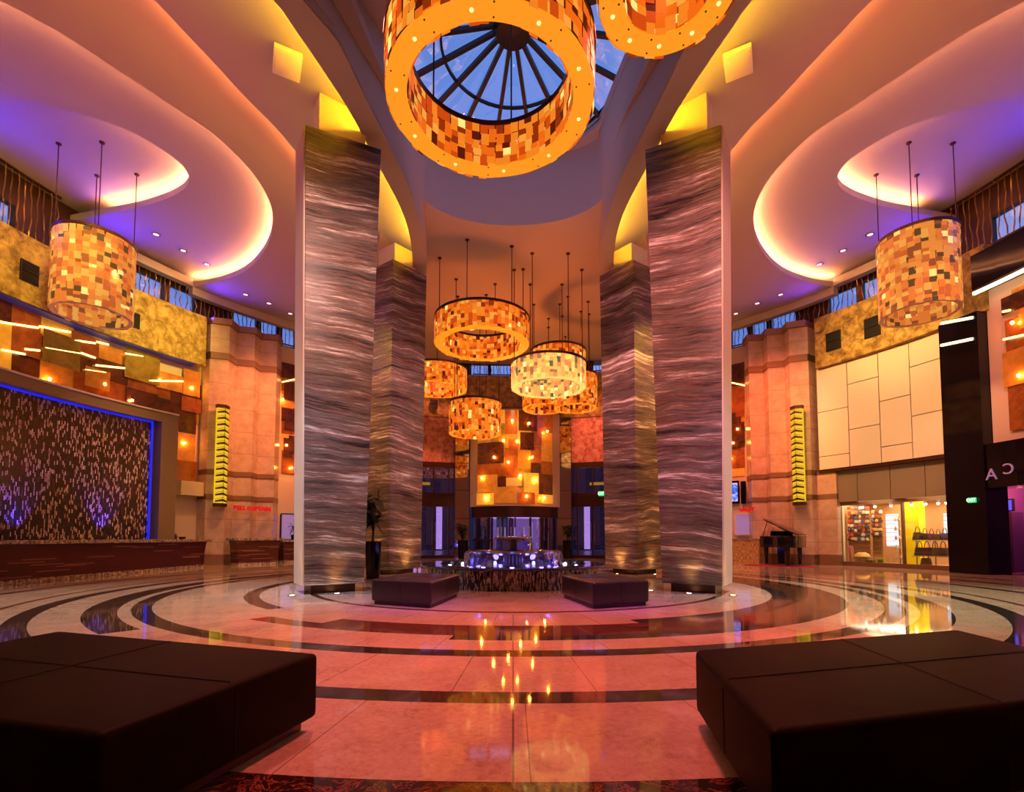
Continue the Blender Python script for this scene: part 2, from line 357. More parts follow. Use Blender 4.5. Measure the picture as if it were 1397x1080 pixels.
# ------------------------------------------------------------------ mesh builder
class MB:
    def __init__(s): s.v = []; s.f = []; s.mi = []; s.uv = []
    def face(s, idx, mi=0, uv=None): s.f.append(tuple(idx)); s.mi.append(mi); s.uv.append(uv)
    def pts(s, P):
        n = len(s.v); s.v += [tuple(p) for p in P]; return list(range(n, n + len(P)))
    def hexa(s, b, t, mi=0):
        n = len(b); i = s.pts(b) ; j = s.pts(t)
        s.face(i[::-1], mi); s.face(j, mi)
        u = 0
        for k in range(n):
            q = (k + 1) % n; L = (Vector(b[q]) - Vector(b[k])).length
            s.face((i[k], i[q], j[q], j[k]), mi, ((u, b[k][2]), (u + L, b[q][2]), (u + L, t[q][2]), (u, t[k][2]))); u += L
        return s
    def prism(s, poly, z0, z1, mi=0): return s.hexa([(p[0], p[1], z0) for p in poly], [(p[0], p[1], z1) for p in poly], mi)
    def box(s, c, d, rz=0, mi=0):
        x, y, z = d[0] / 2, d[1] / 2, d[2] / 2; cr, sr = cos(rz), sin(rz)
        q = [(c[0] + a * cr - b * sr, c[1] + a * sr + b * cr) for a, b in ((-x, -y), (x, -y), (x, y), (-x, y))]
        return s.prism(q, c[2] - z, c[2] + z, mi)
    def obox(s, c, ax, ay, az, mi=0):
        """box from centre and three half-axis vectors"""
        c = Vector(c); b = [c + ax * i + ay * j - az for i, j in ((-1, -1), (1, -1), (1, 1), (-1, 1))]
        t = [p + az * 2 for p in b]; return s.hexa(b, t, mi)
    def slab(s, outer, holes, z0, z1, mi=0, mi_side=None):
        loops = [outer] + holes; flat = [p for l in loops for p in l]
        tri = tessellate_polygon([[Vector((p[0], p[1], 0)) for p in l] for l in loops])
        a = s.pts([(p[0], p[1], z0) for p in flat]); b = s.pts([(p[0], p[1], z1) for p in flat])
        for t in tri:
            s.face([a[k] for k in t], mi); s.face([b[k] for k in t][::-1], mi)
        o = 0
        for l in loops:
            n = len(l)
            for k in range(n):
                q = (k + 1) % n; s.face((a[o + k], a[o + q], b[o + q], b[o + k]), mi if mi_side is None else mi_side)
            o += n
        return s
    def tube(s, P, r, n=8, mi=0, cap=True):
        P = [Vector(p) for p in P]; rr = r if isinstance(r, (list, tuple)) else [r] * len(P); rings = []
        for k, p in enumerate(P):
            d = (P[min(k + 1, len(P) - 1)] - P[max(k - 1, 0)]).normalized()
            u = d.cross(Vector((0, 0, 1)));  u = Vector((1, 0, 0)) if u.length < 1e-3 else u.normalized(); w = d.cross(u)
            rings.append(s.pts([p + (u * cos(2 * pi * q / n) + w * sin(2 * pi * q / n)) * rr[k] for q in range(n)]))
        for A, B in zip(rings, rings[1:]):
            for q in range(n): s.face((A[q], A[(q + 1) % n], B[(q + 1) % n], B[q]), mi)
        if cap: s.face(rings[0][::-1], mi); s.face(rings[-1], mi)
        return s
    def lathe(s, prof, c=(0, 0, 0), n=48, mi=0):
        rings = []
        for r, z in prof: rings.append(s.pts([(c[0] + r * cos(2 * pi * k / n), c[1] + r * sin(2 * pi * k / n), c[2] + z) for k in range(n)]))
        for a in range(len(prof) - 1):
            A, B = rings[a], rings[a + 1]; R = max(prof[a][0], prof[a + 1][0])
            for k in range(n):
                q = (k + 1) % n; u0 = 2 * pi * k / n * R; u1 = 2 * pi * (k + 1) / n * R; z0, z1 = prof[a][1], prof[a + 1][1]
                s.face((A[k], A[q], B[q], B[k]), mi, ((u0, z0), (u1, z0), (u1, z1), (u0, z1)))
        return s
    def arc(s, p0, p1, z0, z1, r0, r1, mi=0, step=.05, c=None):
        """curved block between angles p0,p1 (seen from the room centre), heights z0,z1, radii r0 (inner) r1 (outer)"""
        n = max(1, int(abs(p1 - p0) / step)); cy = CY if c is None else c[1]; cx = 0 if c is None else c[0]
        f = lambda ph, r, z: (cx + r * sin(ph), cy + r * cos(ph), z)
        g = []
        for k in range(n + 1):
            ph = p0 + (p1 - p0) * k / n
            g.append((s.pts([f(ph, r0, z0), f(ph, r0, z1), f(ph, r1, z1), f(ph, r1, z0)]), ph))
        for (A, pa), (B, pb) in zip(g, g[1:]):
            s.face((A[0], A[1], B[1], B[0]), mi, ((pa * r0, z0), (pa * r0, z1), (pb * r0, z1), (pb * r0, z0)))
            s.face((A[1], A[2], B[2], B[1]), mi); s.face((A[2], A[3], B[3], B[2]), mi); s.face((A[3], A[0], B[0], B[3]), mi)
        s.face(g[0][0][::-1], mi); s.face(g[-1][0], mi); return s
    def sphere(s, c, r, n=10, mi=0, sz=1):
        return s.lathe([(max(.0005, r * sin(pi * k / n)), -r * sz * cos(pi * k / n)) for k in range(n + 1)], c, n * 2 if n < 10 else 16, mi)
    def build(s, name, mats, parent=None, smooth=False, bevel=0, loc=None):
        me = bpy.data.meshes.new(name); me.from_pydata(s.v, [], s.f); o = bpy.data.objects.new(name, me); COL.objects.link(o)
        for m in (mats if isinstance(mats, list) else [mats]): me.materials.append(m)
        me.polygons.foreach_set('material_index', s.mi)
        if any(u is not None for u in s.uv):
            L = me.uv_layers.new(name='UVMap'); d = L.data; k = 0
            for f, u in zip(s.f, s.uv):
                for q in range(len(f)):
                    if u: d[k + q].uv = u[q]
                k += len(f)
        bm = bmesh.new(); bm.from_mesh(me); bmesh.ops.remove_doubles(bm, verts=bm.verts, dist=1e-5)
        bmesh.ops.recalc_face_normals(bm, faces=bm.faces)
        if bevel: bmesh.ops.bevel(bm, geom=[e for e in bm.edges if len(e.link_faces) == 2 and e.calc_face_angle(0) > .6], offset=bevel, segments=2 if bevel < .03 else 3, affect='EDGES', profile=.6)
        bm.to_mesh(me); bm.free()
        if smooth or bevel:
            me.polygons.foreach_set('use_smooth', [True] * len(me.polygons)); me.set_sharp_from_angle(angle=radians(38))
        if parent is not None: o.parent = parent; o.matrix_parent_inverse = Matrix.Translation(-parent.location)
        if loc is not None:
            l = Vector(loc); me.transform(Matrix.Translation(-l)); o.location = l
        return o
def tag(o, label, cat, group=None, kind=None):
    o['label'] = label; o['category'] = cat
    if group: o['group'] = group
    if kind: o['kind'] = kind
    return o
def thing(name, label, cat, loc=(0, 0, 0), group=None):
    o = bpy.data.objects.new(name, None); COL.objects.link(o); o.location = loc; o.empty_display_size = .1
    return tag(o, label, cat, group)
def structure(name, mb, mats, label=None, **k):
    o = mb.build(name, mats, **k); o['kind'] = 'structure'
    if label: o['label'] = label
    return o
def copy_tree(o, parent=None):
    c = o.copy(); COL.objects.link(c)
    if parent is not None: c.parent = parent
    for ch in [q for q in o.children]: copy_tree(ch, c)
    return c
def spline(P, n=8, closed=False):
    P = [Vector((p[0], p[1], 0)) for p in P]; out = []; m = len(P)
    for k in range(m if closed else m - 1):
        if closed: a, b, c, d = P[(k - 1) % m], P[k], P[(k + 1) % m], P[(k + 2) % m]
        else: a, b, c, d = P[max(k - 1, 0)], P[k], P[k + 1], P[min(k + 2, m - 1)]
        for q in range(n):
            t = q / n; out.append(.5 * ((2 * b) + (c - a) * t + (2 * a - 5 * b + 4 * c - d) * t * t + (3 * b - a - 3 * c + d) * t ** 3))
    if not closed: out.append(P[-1])
    return out
def offset(P, d):
    """shift an open polyline sideways (positive = to the left of travel)"""
    out = []
    for k, p in enumerate(P):
        t = (P[min(k + 1, len(P) - 1)] - P[max(k - 1, 0)]).normalized(); out.append(p + Vector((-t.y, t.x, 0)) * d)
    return out
def mir(P): return [Vector((-p[0], p[1], p[2] if len(p) > 2 else 0)) for p in P]
def ribbon(P, w, h, z, name, mat, parent=None):
    mb = MB(); A = offset(P, w / 2); B = offset(P, -w / 2)
    for k in range(len(P) - 1):
        mb.prism([A[k], B[k], B[k + 1], A[k + 1]], z, z + h)
    return mb.build(name, mat, parent)

# ================================================================== FLOOR, WALLS, CEILING
structure('floor', MB().slab([(17.5 * sin(k * pi / 48), CY + 17.5 * cos(k * pi / 48)) for k in range(96)], [], -.2, 0), M['floor'], 'polished stone floor with dark concentric rings')
Z_LIP, Z_P1, Z_P2, Z_P3, Z_P4, Z_MID, Z_TOP = 9.75, 10.12, 11.05, 11.5, 11.95, 10.6, 12.43
Z_L1 = 10.72
P_COL_L0, P_COL_L1 = phi(283, 600), phi(381, 600)
P_COL_R0, P_COL_R1 = phi(1018, 600), phi(1108, 600)
# main round wall with its openings
wl = MB(); wr = MB(); wb = MB()
ph_shop0, ph_shop1 = phi(1146, 700), phi(1302, 700)
ph_cas0 = phi(1346, 700); ph_cas1 = ph_cas0 + .42
ph_ent0, ph_ent1 = phi(562, 700), phi(838, 700)
wl.arc(-pi, ph_ent0, 0, 10.0, RW, RW + .3)
wr.arc(ph_ent1, ph_shop0, 0, 10.0, RW, RW + .3); wr.arc(ph_shop0, ph_shop1, 2.5, 10.0, RW, RW + .3)
wr.arc(ph_shop1, ph_cas0, 0, 10, RW, RW + .3); wr.arc(ph_cas0, ph_cas1, 2.95, 10, RW, RW + .3); wr.arc(ph_cas1, pi, 0, 10, RW, RW + .3)
wb.arc(ph_ent0, ph_ent1, 5.15, 10.0, RW, RW + .3)
structure('wall_left', wl, M['cream'], smooth=True); structure('wall_right', wr, M['cream'], smooth=True)
structure('wall_back', wb, M['copper'], smooth=True)
# clerestory ring above the walls, with window bays
ZW0, ZW1 = 10.0, 11.0
bays = []
for a, b in ((-2, 20), (183, 223), (229, 266), (318, 352), (356, 380), (385, 404)):
    bays.append((phi(a, 300 if a < 100 else 420), phi(b, 300 if a < 100 else 420)))
for a, b in ((996, 1020), (1024, 1046), (1050, 1086), (1130, 1170), (1176, 1212), (1350, 1420)):
    bays.append((phi(a, 420 if a < 1300 else 290), phi(b, 420 if a < 1300 else 290)))
for a, b in ((586, 612), (642, 667), (669, 697), (700, 728), (732, 760), (808, 832)): bays.append((phi(a, 505), phi(b, 505)))
bays.sort()
clw = MB(); last = -pi
for a, b in bays:
    clw.arc(last, a, ZW0, 12.6, RW, RW + .25)
    clw.arc(a, b, ZW1, 12.6, RW, RW + .25); last = b
clw.arc(last, pi, ZW0, 12.6, RW, RW + .25)
structure('wall_clerestory', clw, M['bronze'])
for k, (a, b) in enumerate(bays):
    g = MB().arc(a, b, ZW0, ZW1, RW + .12, RW + .14); o = structure('window_%d' % (k + 1), g, M['glass'])
    fr = MB(); fr.arc(a, b, ZW0, ZW0 + .05, RW + .02, RW + .16); fr.arc(a, b, ZW1 - .05, ZW1, RW + .02, RW + .16)
    for q in (a, b - .003): fr.arc(q, q + .003, ZW0, ZW1, RW + .02, RW + .16)
    fr.build('window_frame', M['dark'], o)

# ---- side bulkheads (two crescents hanging below the ceiling, stepping back to the cove)
U = Z_LIP - HC
fr_ = lambda px, z: [(-p.x, p.y) for p in (onz(x, y, z) for x, y in px)]
Bc = [(6.6, .6), (5.7, 2.8), (4.7, 4.6), (3.95, 6.2)] + fr_([(413, 0), (442, 33), (464, 62), (486, 108), (508, 153), (535, 206), (556, 250), (571, 296), (580, 340), (582, 375)], Z_LIP)
Tc = [(7.2, .6), (6.6, 3.2), (5.4, 5.8), (4.2, 8.1), (3.26, 10.07), (2.98, 10.75), (2.73, 11.42), (2.46, 13.0), (2.40, 13.6), (2.47, 14.04), (2.62, 15.1), (2.81, 16.13)]
Ac = [(8.2, .6), (7.2, 3.0), (5.6, 5.0), (4.5, 6.6)] + fr_([(373, 0), (398, 34), (430, 80), (460, 125), (478, 154), (496, 187), (519, 231), (543, 276), (556, 310), (562, 343), (563, 371)], Z_LIP)
def resample(P, n):
    L = [0]
    for a, b in zip(P, P[1:]): L.append(L[-1] + (b - a).length)
    out = []; k = 0
    for q in range(n):
        t = L[-1] * q / (n - 1)
        while k < len(P) - 2 and L[k + 1] < t: k += 1
        f = (t - L[k]) / max(1e-9, L[k + 1] - L[k]); out.append(P[k].lerp(P[k + 1], min(1, f)))
    return out
BcS, TcS, AcS = [resample(spline(q, 8), 64) for q in (Bc, Tc, Ac)]
L1px = [(210, 0), (252, 44), (294, 88), (336, 134), (378, 176), (409, 214)]
L1w = [onz(x, y, Z_L1) for x, y in L1px]
_a, _b = L1w[0], L1w[2]; _d = (_a - _b)
L1c = [(_a.x + _d.x * q - .12 * q * q, _a.y + _d.y * q) for q in (3.4, 2.2, 1.1)] + [(p.x, p.y) for p in L1w] + [(-5.0, 14.4), (-4.45, 15.8), (-4.1, 17.2), (-3.9, 18.4)]
L1S = spline(L1c, 5)
for sgn in (-1, 1):
    m = (lambda P: mir(P)) if sgn < 0 else (lambda P: P)
    B, T, A = m(BcS), m(TcS), m(AcS); L1 = L1S if sgn < 0 else mir(L1S)
    side = 'left' if sgn < 0 else 'right'
    mb = MB(); n = len(B)
    # flared wall of the central nave
    b0 = mb.pts([(p.x, p.y, Z_LIP) for p in B]); t0 = mb.pts([(p.x, p.y, Z_TOP + .05) for p in T])
    for k in range(n - 1): mb.face((b0[k], b0[k + 1], t0[k + 1], t0[k]))
    # lip underside and its upstand
    a0 = mb.pts([(p.x, p.y, Z_LIP) for p in A]); a1 = mb.pts([(p.x, p.y, Z_LIP + .07) for p in A])
    b1 = mb.pts([(p.x, p.y, Z_LIP + .07) for p in B])
    for k in range(n - 1):
        mb.face((b0[k], b0[k + 1], a0[k + 1], a0[k])); mb.face((a0[k], a0[k + 1], a1[k + 1], a1[k])); mb.face((a1[k], a1[k + 1], b1[k + 1], b1[k]))
    structure('ceiling_bulkhead_' + side, mb, M['plaster'], smooth=True)
    # upper soffit (carries the loudspeaker), from above the lip out to the second cove
    mb = MB(); inner = resample([Vector((p.x + sgn * .12, p.y, 0)) for p in B], 64); outer = resample(L1, 64)
    m_ = 6; rows = []
    for q in range(m_ + 1):
        f = q / m_; zz = Z_P1 + (Z_L1 - Z_P1) * f
        rows.append(mb.pts([(a_.x + (c_.x - a_.x) * f, a_.y + (c_.y - a_.y) * f, zz) for a_, c_ in zip(inner, outer)]))
    for q in range(m_):
        for k in range(63): mb.face((rows[q][k], rows[q][k + 1], rows[q + 1][k + 1], rows[q + 1][k]))
    rt = mb.pts([(p.x, p.y, Z_L1 + .08) for p in outer]); bk = mb.pts([(p.x, p.y, Z_L1 + .08) for p in offset(outer, -.6 if sgn < 0 else .6)]); bt = mb.pts([(p.x, p.y, Z_P2 + .02) for p in offset(outer, -.6 if sgn < 0 else .6)])
    for A_, B_ in ((rows[-1], rt), (rt, bk), (bk, bt)):
        for k in range(63): mb.face((A_[k], A_[k + 1], B_[k + 1], B_[k]))
    structure('ceiling_soffit_' + side, mb, M['plaster'], smooth=True)
    ledA = offset(A[:-6], -.12 if sgn > 0 else .12)
    ledA = [Vector((p.x - sgn * .0, p.y, 0)) for p in offset(A[:-3], .10 if sgn > 0 else -.10)]
    o = ribbon(ledA, .05, .03, Z_LIP + .075, 'cove_light', M['led_yellow'])
    tag(o, 'yellow cove light behind the inner curved lip on the %s of the skylight' % side, 'cove light', None)
    o = ribbon(offset(L1, .12 if sgn > 0 else -.12), .05, .03, Z_L1 + .085, 'cove_light', M['led_amber'])
    tag(o, 'amber cove light along the outer sweeping soffit edge over the %s pillars' % side, 'cove light', None)

# ---- drum below the skylight (far half circle) and the skylight ceiling
tips = [Vector((p.x, p.y, 0)) for p in BcS if p.y <= 13.65]
e = tips[-1]; far = [Vector((e.x * cos(t), e.y + (14.95 - e.y) * sin(t), 0)) for t in [k * pi / 24 for k in range(25)]]
mb = MB(); q0 = mb.pts([(p.x, p.y, Z_MID) for p in far]); q1 = mb.pts([(p.x, 13.4 + (p.y - 13.4) * .74, Z_TOP + .05) for p in far])
for k in range(24): mb.face((q0[k], q0[k + 1], q1[k + 1], q1[k]))
structure('ceiling_drum', mb, M['plaster'], smooth=True)
nave = tips[:-1] + far + mir(tips[:-1])[::-1]
navepoly = [(p.x, p.y) for p in nave]
top_sky = [p for p in TcS if p.y <= 13.65]
farT = [(far[k].x, 13.4 + (far[k].y - 13.4) * .74) for k in range(25)]
topo = [(p.x + .08, p.y) for p in top_sky] + [(x * 1.02, y + .05) for x, y in farT] + [(-p.x - .08, p.y) for p in top_sky][::-1]
SKC = (0, 11.75); SKR = 2.62
# skylight opening follows the side walls where they are narrower than the ring
hole = []
for k in range(64):
    t = 2 * pi * k / 64; x, y = SKC[0] + 2.85 * sin(t), SKC[1] + 2.78 * cos(t)
    lim = min((abs(p.y - y), p.x) for p in TcS)[1] - .03
    hole.append((copysign(min(abs(x), lim), x), y))
structure('ceiling_skylight', MB().slab(topo, [hole], Z_TOP, Z_TOP + .25), M['plaster'])
# ---- main ceiling and the two stepped ovals on each side
L2px = [(0, 2), (42, 23), (84, 46), (126, 73), (168, 101), (202, 123), (235, 145), (266, 165), (294, 185), (317, 206), (336, 226), (350, 243), (361, 261), (369, 279), (372, 298), (370, 320), (364, 336), (355, 350), (343, 363), (325, 375), (296, 385), (262, 391)]
L2w = [onz(x, y, Z_P2) for x, y in L2px]
RB = 14.55
def onring(p, R): 
    d = Vector((p[0], p[1] - CY, 0)).normalized() * R; return Vector((d.x, d.y + CY, 0))
endp = L2w[-1]; pe = atan2(endp.x, endp.y - CY)
L2 = [Vector((-13.4, 6.2, 0)), Vector((-12.0, 7.2, 0)), Vector((-10.8, 8.3, 0))] + [Vector((p.x, p.y, 0)) for p in L2w]
L2 = resample(spline([(p.x, p.y) for p in L2], 6), 80)
p_ = atan2(L2[0].x, L2[0].y - CY)
arcL2 = [cyl(pe - (pe - p_) * k / 14, 15.06) for k in range(15)]
L2poly = L2 + [Vector((q.x, q.y, 0)) for q in arcL2]
L3px = [(0, 131), (42, 138), (84, 148), (126, 160), (168, 175), (203, 193), (233, 212), (250, 227), (258, 243), (253, 256), (240, 265), (222, 273), (189, 283), (143, 292)]
L3w = [onz(x, y, Z_P3) for x, y in L3px]
L3 = [Vector((-14.2, 11.3, 0))] + [Vector((p.x, p.y, 0)) for p in L3w]
L3 = resample(spline([(p.x, p.y) for p in L3], 6), 60)
pe3 = atan2(L3[-1].x, L3[-1].y - CY); p3_ = atan2(L3[0].x, L3[0].y - CY)
L3poly = L3 + [Vector(cyl(pe3 - (pe3 - p3_) * k / 10, 15.06)) for k in range(11)]
L3poly = [Vector((p.x, p.y, 0)) for p in L3poly]
xy = lambda P: [(p.x, p.y) for p in P]
room = [(15.2 * sin(k * pi / 60), CY + 15.2 * cos(k * pi / 60)) for k in range(120)]
structure('ceiling', MB().slab(room, [navepoly, xy(L2poly), xy(mir(L2poly))], Z_P2, Z_P2 + .2), M['plaster'])
mid = [(-3.4, 13.4), (-8.8, 27.4), (-4, 27.55), (0, 27.59), (4, 27.55), (8.8, 27.4), (3.4, 13.4)] + [(p.x, p.y) for p in far]
structure('ceiling_centre', MB().slab(mid, [], Z_MID, Z_P2 + .02), M['plaster'])
for sgn in (-1, 1):
    f = (lambda P: P) if sgn < 0 else mir
    side = 'left' if sgn < 0 else 'right'
    reg = [(-4.6, 2), (-4.6, 26.5)] + xy([cyl(-k * pi / 24 * .92 - .35, 15.15) for k in range(24)])
    reg = [(-sgn * x, y) for x, y in reg]
    structure('ceiling_oval_' + side, MB().slab(reg, [xy(f(L3poly))], Z_P3, Z_P3 + .2), M['plaster'], smooth=False)
    structure('ceiling_dome_' + side, MB().slab(reg, [], Z_P4, Z_P4 + .1), M['plaster'])
    for (P, z, nm, s_) in ((L2, Z_P2 + .21, 'outer', 1), (L3, Z_P3 + .21, 'inner', 1)):
        led = offset(f(P), -.10 if sgn < 0 else .10)
        o = ribbon(led[14:] if nm == 'outer' else led[22:], .05, .03, z, 'cove_light', M['led_warm'])
        tag(o, 'warm cove light on the rim of the %s ceiling oval, %s half of the lobby' % (nm, side), 'cove light')
    # ring beam along the windows
    a0, a1 = pe, -.30
    mb = MB(); mb.arc(a0, a1, 10.74, Z_P2 + .05, RB - .05, RB + .25) if sgn < 0 else mb.arc(-a0, -a1, 10.74, Z_P2 + .05, RB - .05, RB + .25)
    mb.arc(min(sgn * -a0, sgn * -(a0 - .22)) if sgn > 0 else a0 - .22, max(sgn * -a0, sgn * -(a0 - .22)) if sgn > 0 else a0, Z_P2 + .02, Z_P2 + .32, RB - .05, RB + .25)
    structure('trim_%d' % (1 if sgn < 0 else 2), mb, M['plaster'], smooth=True)
# downlights in the ceiling
def disc_fixture(name, loc, r, lab, cat, grp, mat_in='uplight'):
    t = thing(name, lab, cat, loc, grp)
    MB().lathe([(r, 0), (r, -.03), (r * .72, -.03), (r * .7, 0)], loc, 20).build('trim_ring', M['chrome'], t)
    MB().lathe([(.001, -.012), (r * .68, -.012), (r * .68, 0)], loc, 20).build('lens', M[mat_in], t); return t
M['lens_dim'] = glow('downlight_lens', (1, .5, .6), 2.0)
for (pts, z, nm) in (([(213, 319), (250, 341), (282, 360)], Z_P3, 'violet oval'), ([(335, 401), (367, 413), (396, 427)], Z_P2, 'violet ceiling margin')):
    for s2, sd in ((0, 'left'), (1, 'right')):
        for k, (x, y) in enumerate(pts):
            if s2: x = 1400 - x
            disc_fixture('recessed_downlight', onz(x, y, z), .13, 'small recessed downlight in the %s, %s side, %s of three' % (nm, sd, ('nearest', 'middle', 'farthest')[k]), 'downlight', 'recessed ceiling downlights', 'lens_dim')
# ceiling loudspeakers
for x, sd in ((392, 'left'), (1007, 'right')):
    c = onz(x, 85, Z_P1 + .17); t = thing('ceiling_speaker', 'white square loudspeaker in the golden soffit above the %s front pillar' % sd, 'speaker', c, 'ceiling loudspeakers')
    a = radians(28) * (1 if x < 700 else -1)
    MB().box((c.x, c.y, c.z - .02), (.50, .62, .10), a).build('speaker_housing', plain('speaker_white', (.95, .92, .9), .5), t, bevel=.02)
    MB().box((c.x, c.y, c.z - .072), (.42, .54, .02), a).build('speaker_grille', plain('speaker_cloth', (.95, .9, .85), .8), t, bevel=.008)

# ---- skylight: glazed cone with ribs and a hub
sk = thing('skylight', 'round glass cone skylight with dark spokes above the big amber ring', 'skylight', (0, 11.75, Z_TOP))
AP = Z_TOP + 1.25; NR = 16
mb = MB(); mb.lathe([(3.0, .26), (.25, AP - Z_TOP)], (0, 11.75, Z_TOP), 48); mb.build('glazing', M['glass'], sk)
mb = MB(); mb.lathe([(2.80, .12), (2.95, .12), (2.95, .34), (2.80, .34)], (0, 11.75, Z_TOP), 64); mb.build('rim', M['dark'], sk, smooth=True)
for k in range(NR):
    t = 2 * pi * (k + .5) / NR; d = Vector((sin(t), cos(t), 0)); w = Vector((cos(t), -sin(t), 0)) * .05
    a = Vector((0, 11.75, 0)) + d * 2.95; b = Vector((0, 11.75, 0)) + d * .2
    c = (a + b) / 2; c.z = (Z_TOP + .22 + AP - .06) / 2
    ax = (b - a) / 2; ax.z = (AP - .06 - Z_TOP - .22) / 2; nrm = ax.cross(w).normalized() * .05
    MB().obox(c, ax, w, nrm).build('spoke', M['dark'], sk)
for rr in (1.75,):
    z = .22 + (AP - Z_TOP - .28) * (2.95 - rr) / 2.75
    MB().lathe([(rr - .03, z - .05), (rr + .03, z - .05), (rr + .03, z + .02), (rr - .03, z + .02), (rr - .03, z - .05)], (0, 11.75, Z_TOP), 48).build('tie_ring', M['dark'], sk)
mb = MB(); mb.lathe([(.001, AP - Z_TOP - .32), (.42, AP - Z_TOP - .3), (.5, AP - Z_TOP - .12), (.3, AP - Z_TOP + .02), (.001, AP - Z_TOP + .04)], (0, 11.75, Z_TOP), 24); mb.build('hub', M['dark'], sk, smooth=True)

# ================================================================== STONE PILLARS
def pillar(sgn, kind):
    f = lambda x: x if sgn < 0 else 1400 - x
    side = 'left' if sgn < 0 else 'right'
    if kind == 'near':
        YO, YI, zt, zb = 9.8, 10.45, 9.05, .17
        Ob, Ot = ony(f(415), 790, YO), ony(f(417), 170, YO); Ib, It = ony(f(497), 790, YI), ony(f(520), 206, YI)
        lab = 'tall front stone slab pillar %s' % ('left of the fountain, bluish and grey towards its foot' if sgn < 0 else 'right of the fountain, reddish brown with slanting pale veins')
    else:
        YO, YI, zt, zb = 14.9, 15.9, 9.15, .15
        Ob, Ot = ony(f(531), 775, YO), ony(f(536), 353, YO); Ib, It = ony(f(574), 775, YI), ony(f(582), 379, YI)
        lab = 'shorter-looking rear stone pillar behind the %s front pillar, with a golden lit side face' % side
    t = thing('stone_pillar', lab, 'pillar', (Ob.x, YO, 0), 'four stone pillars around the fountain')
    d = Vector((Ib.x - Ob.x, YI - YO, 0)); L = d.length; d.normalize(); nrm = Vector((-d.y, d.x, 0)) if sgn < 0 else Vector((d.y, -d.x, 0))
    if nrm.y < 0: nrm = -nrm
    D = L * (.72 if kind == 'near' else 1.0)
    b = [Ob, Ib, Ib + nrm * D, Ob + nrm * D]; tt = [Ot, It, It + nrm * D, Ot + nrm * D]
    zt = Ot.z
    b = [Vector((p.x, p.y, zb)) for p in b]; tt = [Vector((p.x, p.y, zt)) for p in tt]
    if sgn > 0: b = [b[1], b[0], b[3], b[2]]; tt = [tt[1], tt[0], tt[3], tt[2]]
    mbx = MB().hexa(b, tt)
    st = M['stone'] if (sgn < 0) != (kind == 'near') else M['stone2']
    s = mbx.build('stone_slab', [st, M['beige_gloss']], t, bevel=.012)
    # thin polished cladding on the outer side face
    cb, ct = sum(b, Vector()) / 4, sum(tt, Vector()) / 4
    if kind == 'near':
        o_b, o_t = (b[0], tt[0]) if sgn < 0 else (b[1], tt[1]); c_b, c_t = (b[3], tt[3]) if sgn < 0 else (b[2], tt[2])
        out = d * -.03
        q = [o_b + nrm * .04, o_b + nrm * .04 + out, c_b + out, c_b]; q2 = [o_t + nrm * .04, o_t + nrm * .04 + out, c_t + out, c_t]
        MB().hexa(q, q2).build('side_cladding', M['cream'], t)
    # dark recessed plinth and upper core that meets the soffit
    ins = lambda P, k, z: [Vector(((p.x - c.x) * k + c.x, (p.y - c.y) * k + c.y, z)) for c in [sum(P, Vector()) / 4] for p in P]
    MB().hexa(ins(b, .74, 0), ins(b, .74, zb)).build('plinth', M['bronze'], t)
    MB().hexa(ins(tt, .62, zt), ins(tt, .62, Z_P1 + (.32 if kind == 'near' else .12))).build('upper_core', M['cream'], t)
    # floor uplights round the foot
    pts = [((b[0] + b[1]) / 2 - nrm * .16)] + ([b[0] - nrm * .05 - d * (.22 if sgn < 0 else -.22), b[1] - nrm * .05 + d * (.2 if sgn < 0 else -.2)] if kind == 'near' else [])
    if kind == 'far':
        q = b[3] if sgn < 0 else b[2]; qo = b[0] if sgn < 0 else b[1]
        pts = [(b[0] + b[1]) / 2 - nrm * .16, (q + qo) / 2 - d * .16]
    for k, p in enumerate(pts):
        loc = Vector((p.x, p.y, .0)); w = ['at the middle of its front foot', 'at its left foot' if kind == 'near' else 'at the foot of its golden side', 'at its right foot'][k]
        u = thing('floor_uplight', 'small glowing uplight in the floor, %s %s pillar, %s' % (side, 'front' if kind == 'near' else 'rear', w), 'uplight', loc, 'floor uplights around the stone pillars')
        MB().lathe([(.075, 0), (.075, .012), (.05, .014), (.048, 0)], loc, 16).build('trim_ring', M['chrome'], u)
        MB().lathe([(.001, .010), (.048, .010), (.048, 0)], loc, 16).build('lens', M['uplight'], u)
        light('SPOT', 'uplight_beam', (loc.x, loc.y, .05), (1, .5, .12), 26 if kind == 'near' else 60, (loc.x + nrm.x * .12, loc.y + nrm.y * .12, 2.0), .04, 70, .9)
    return t
for sg in (-1, 1):
    for kd in ('near', 'far'): pillar(sg, kd)

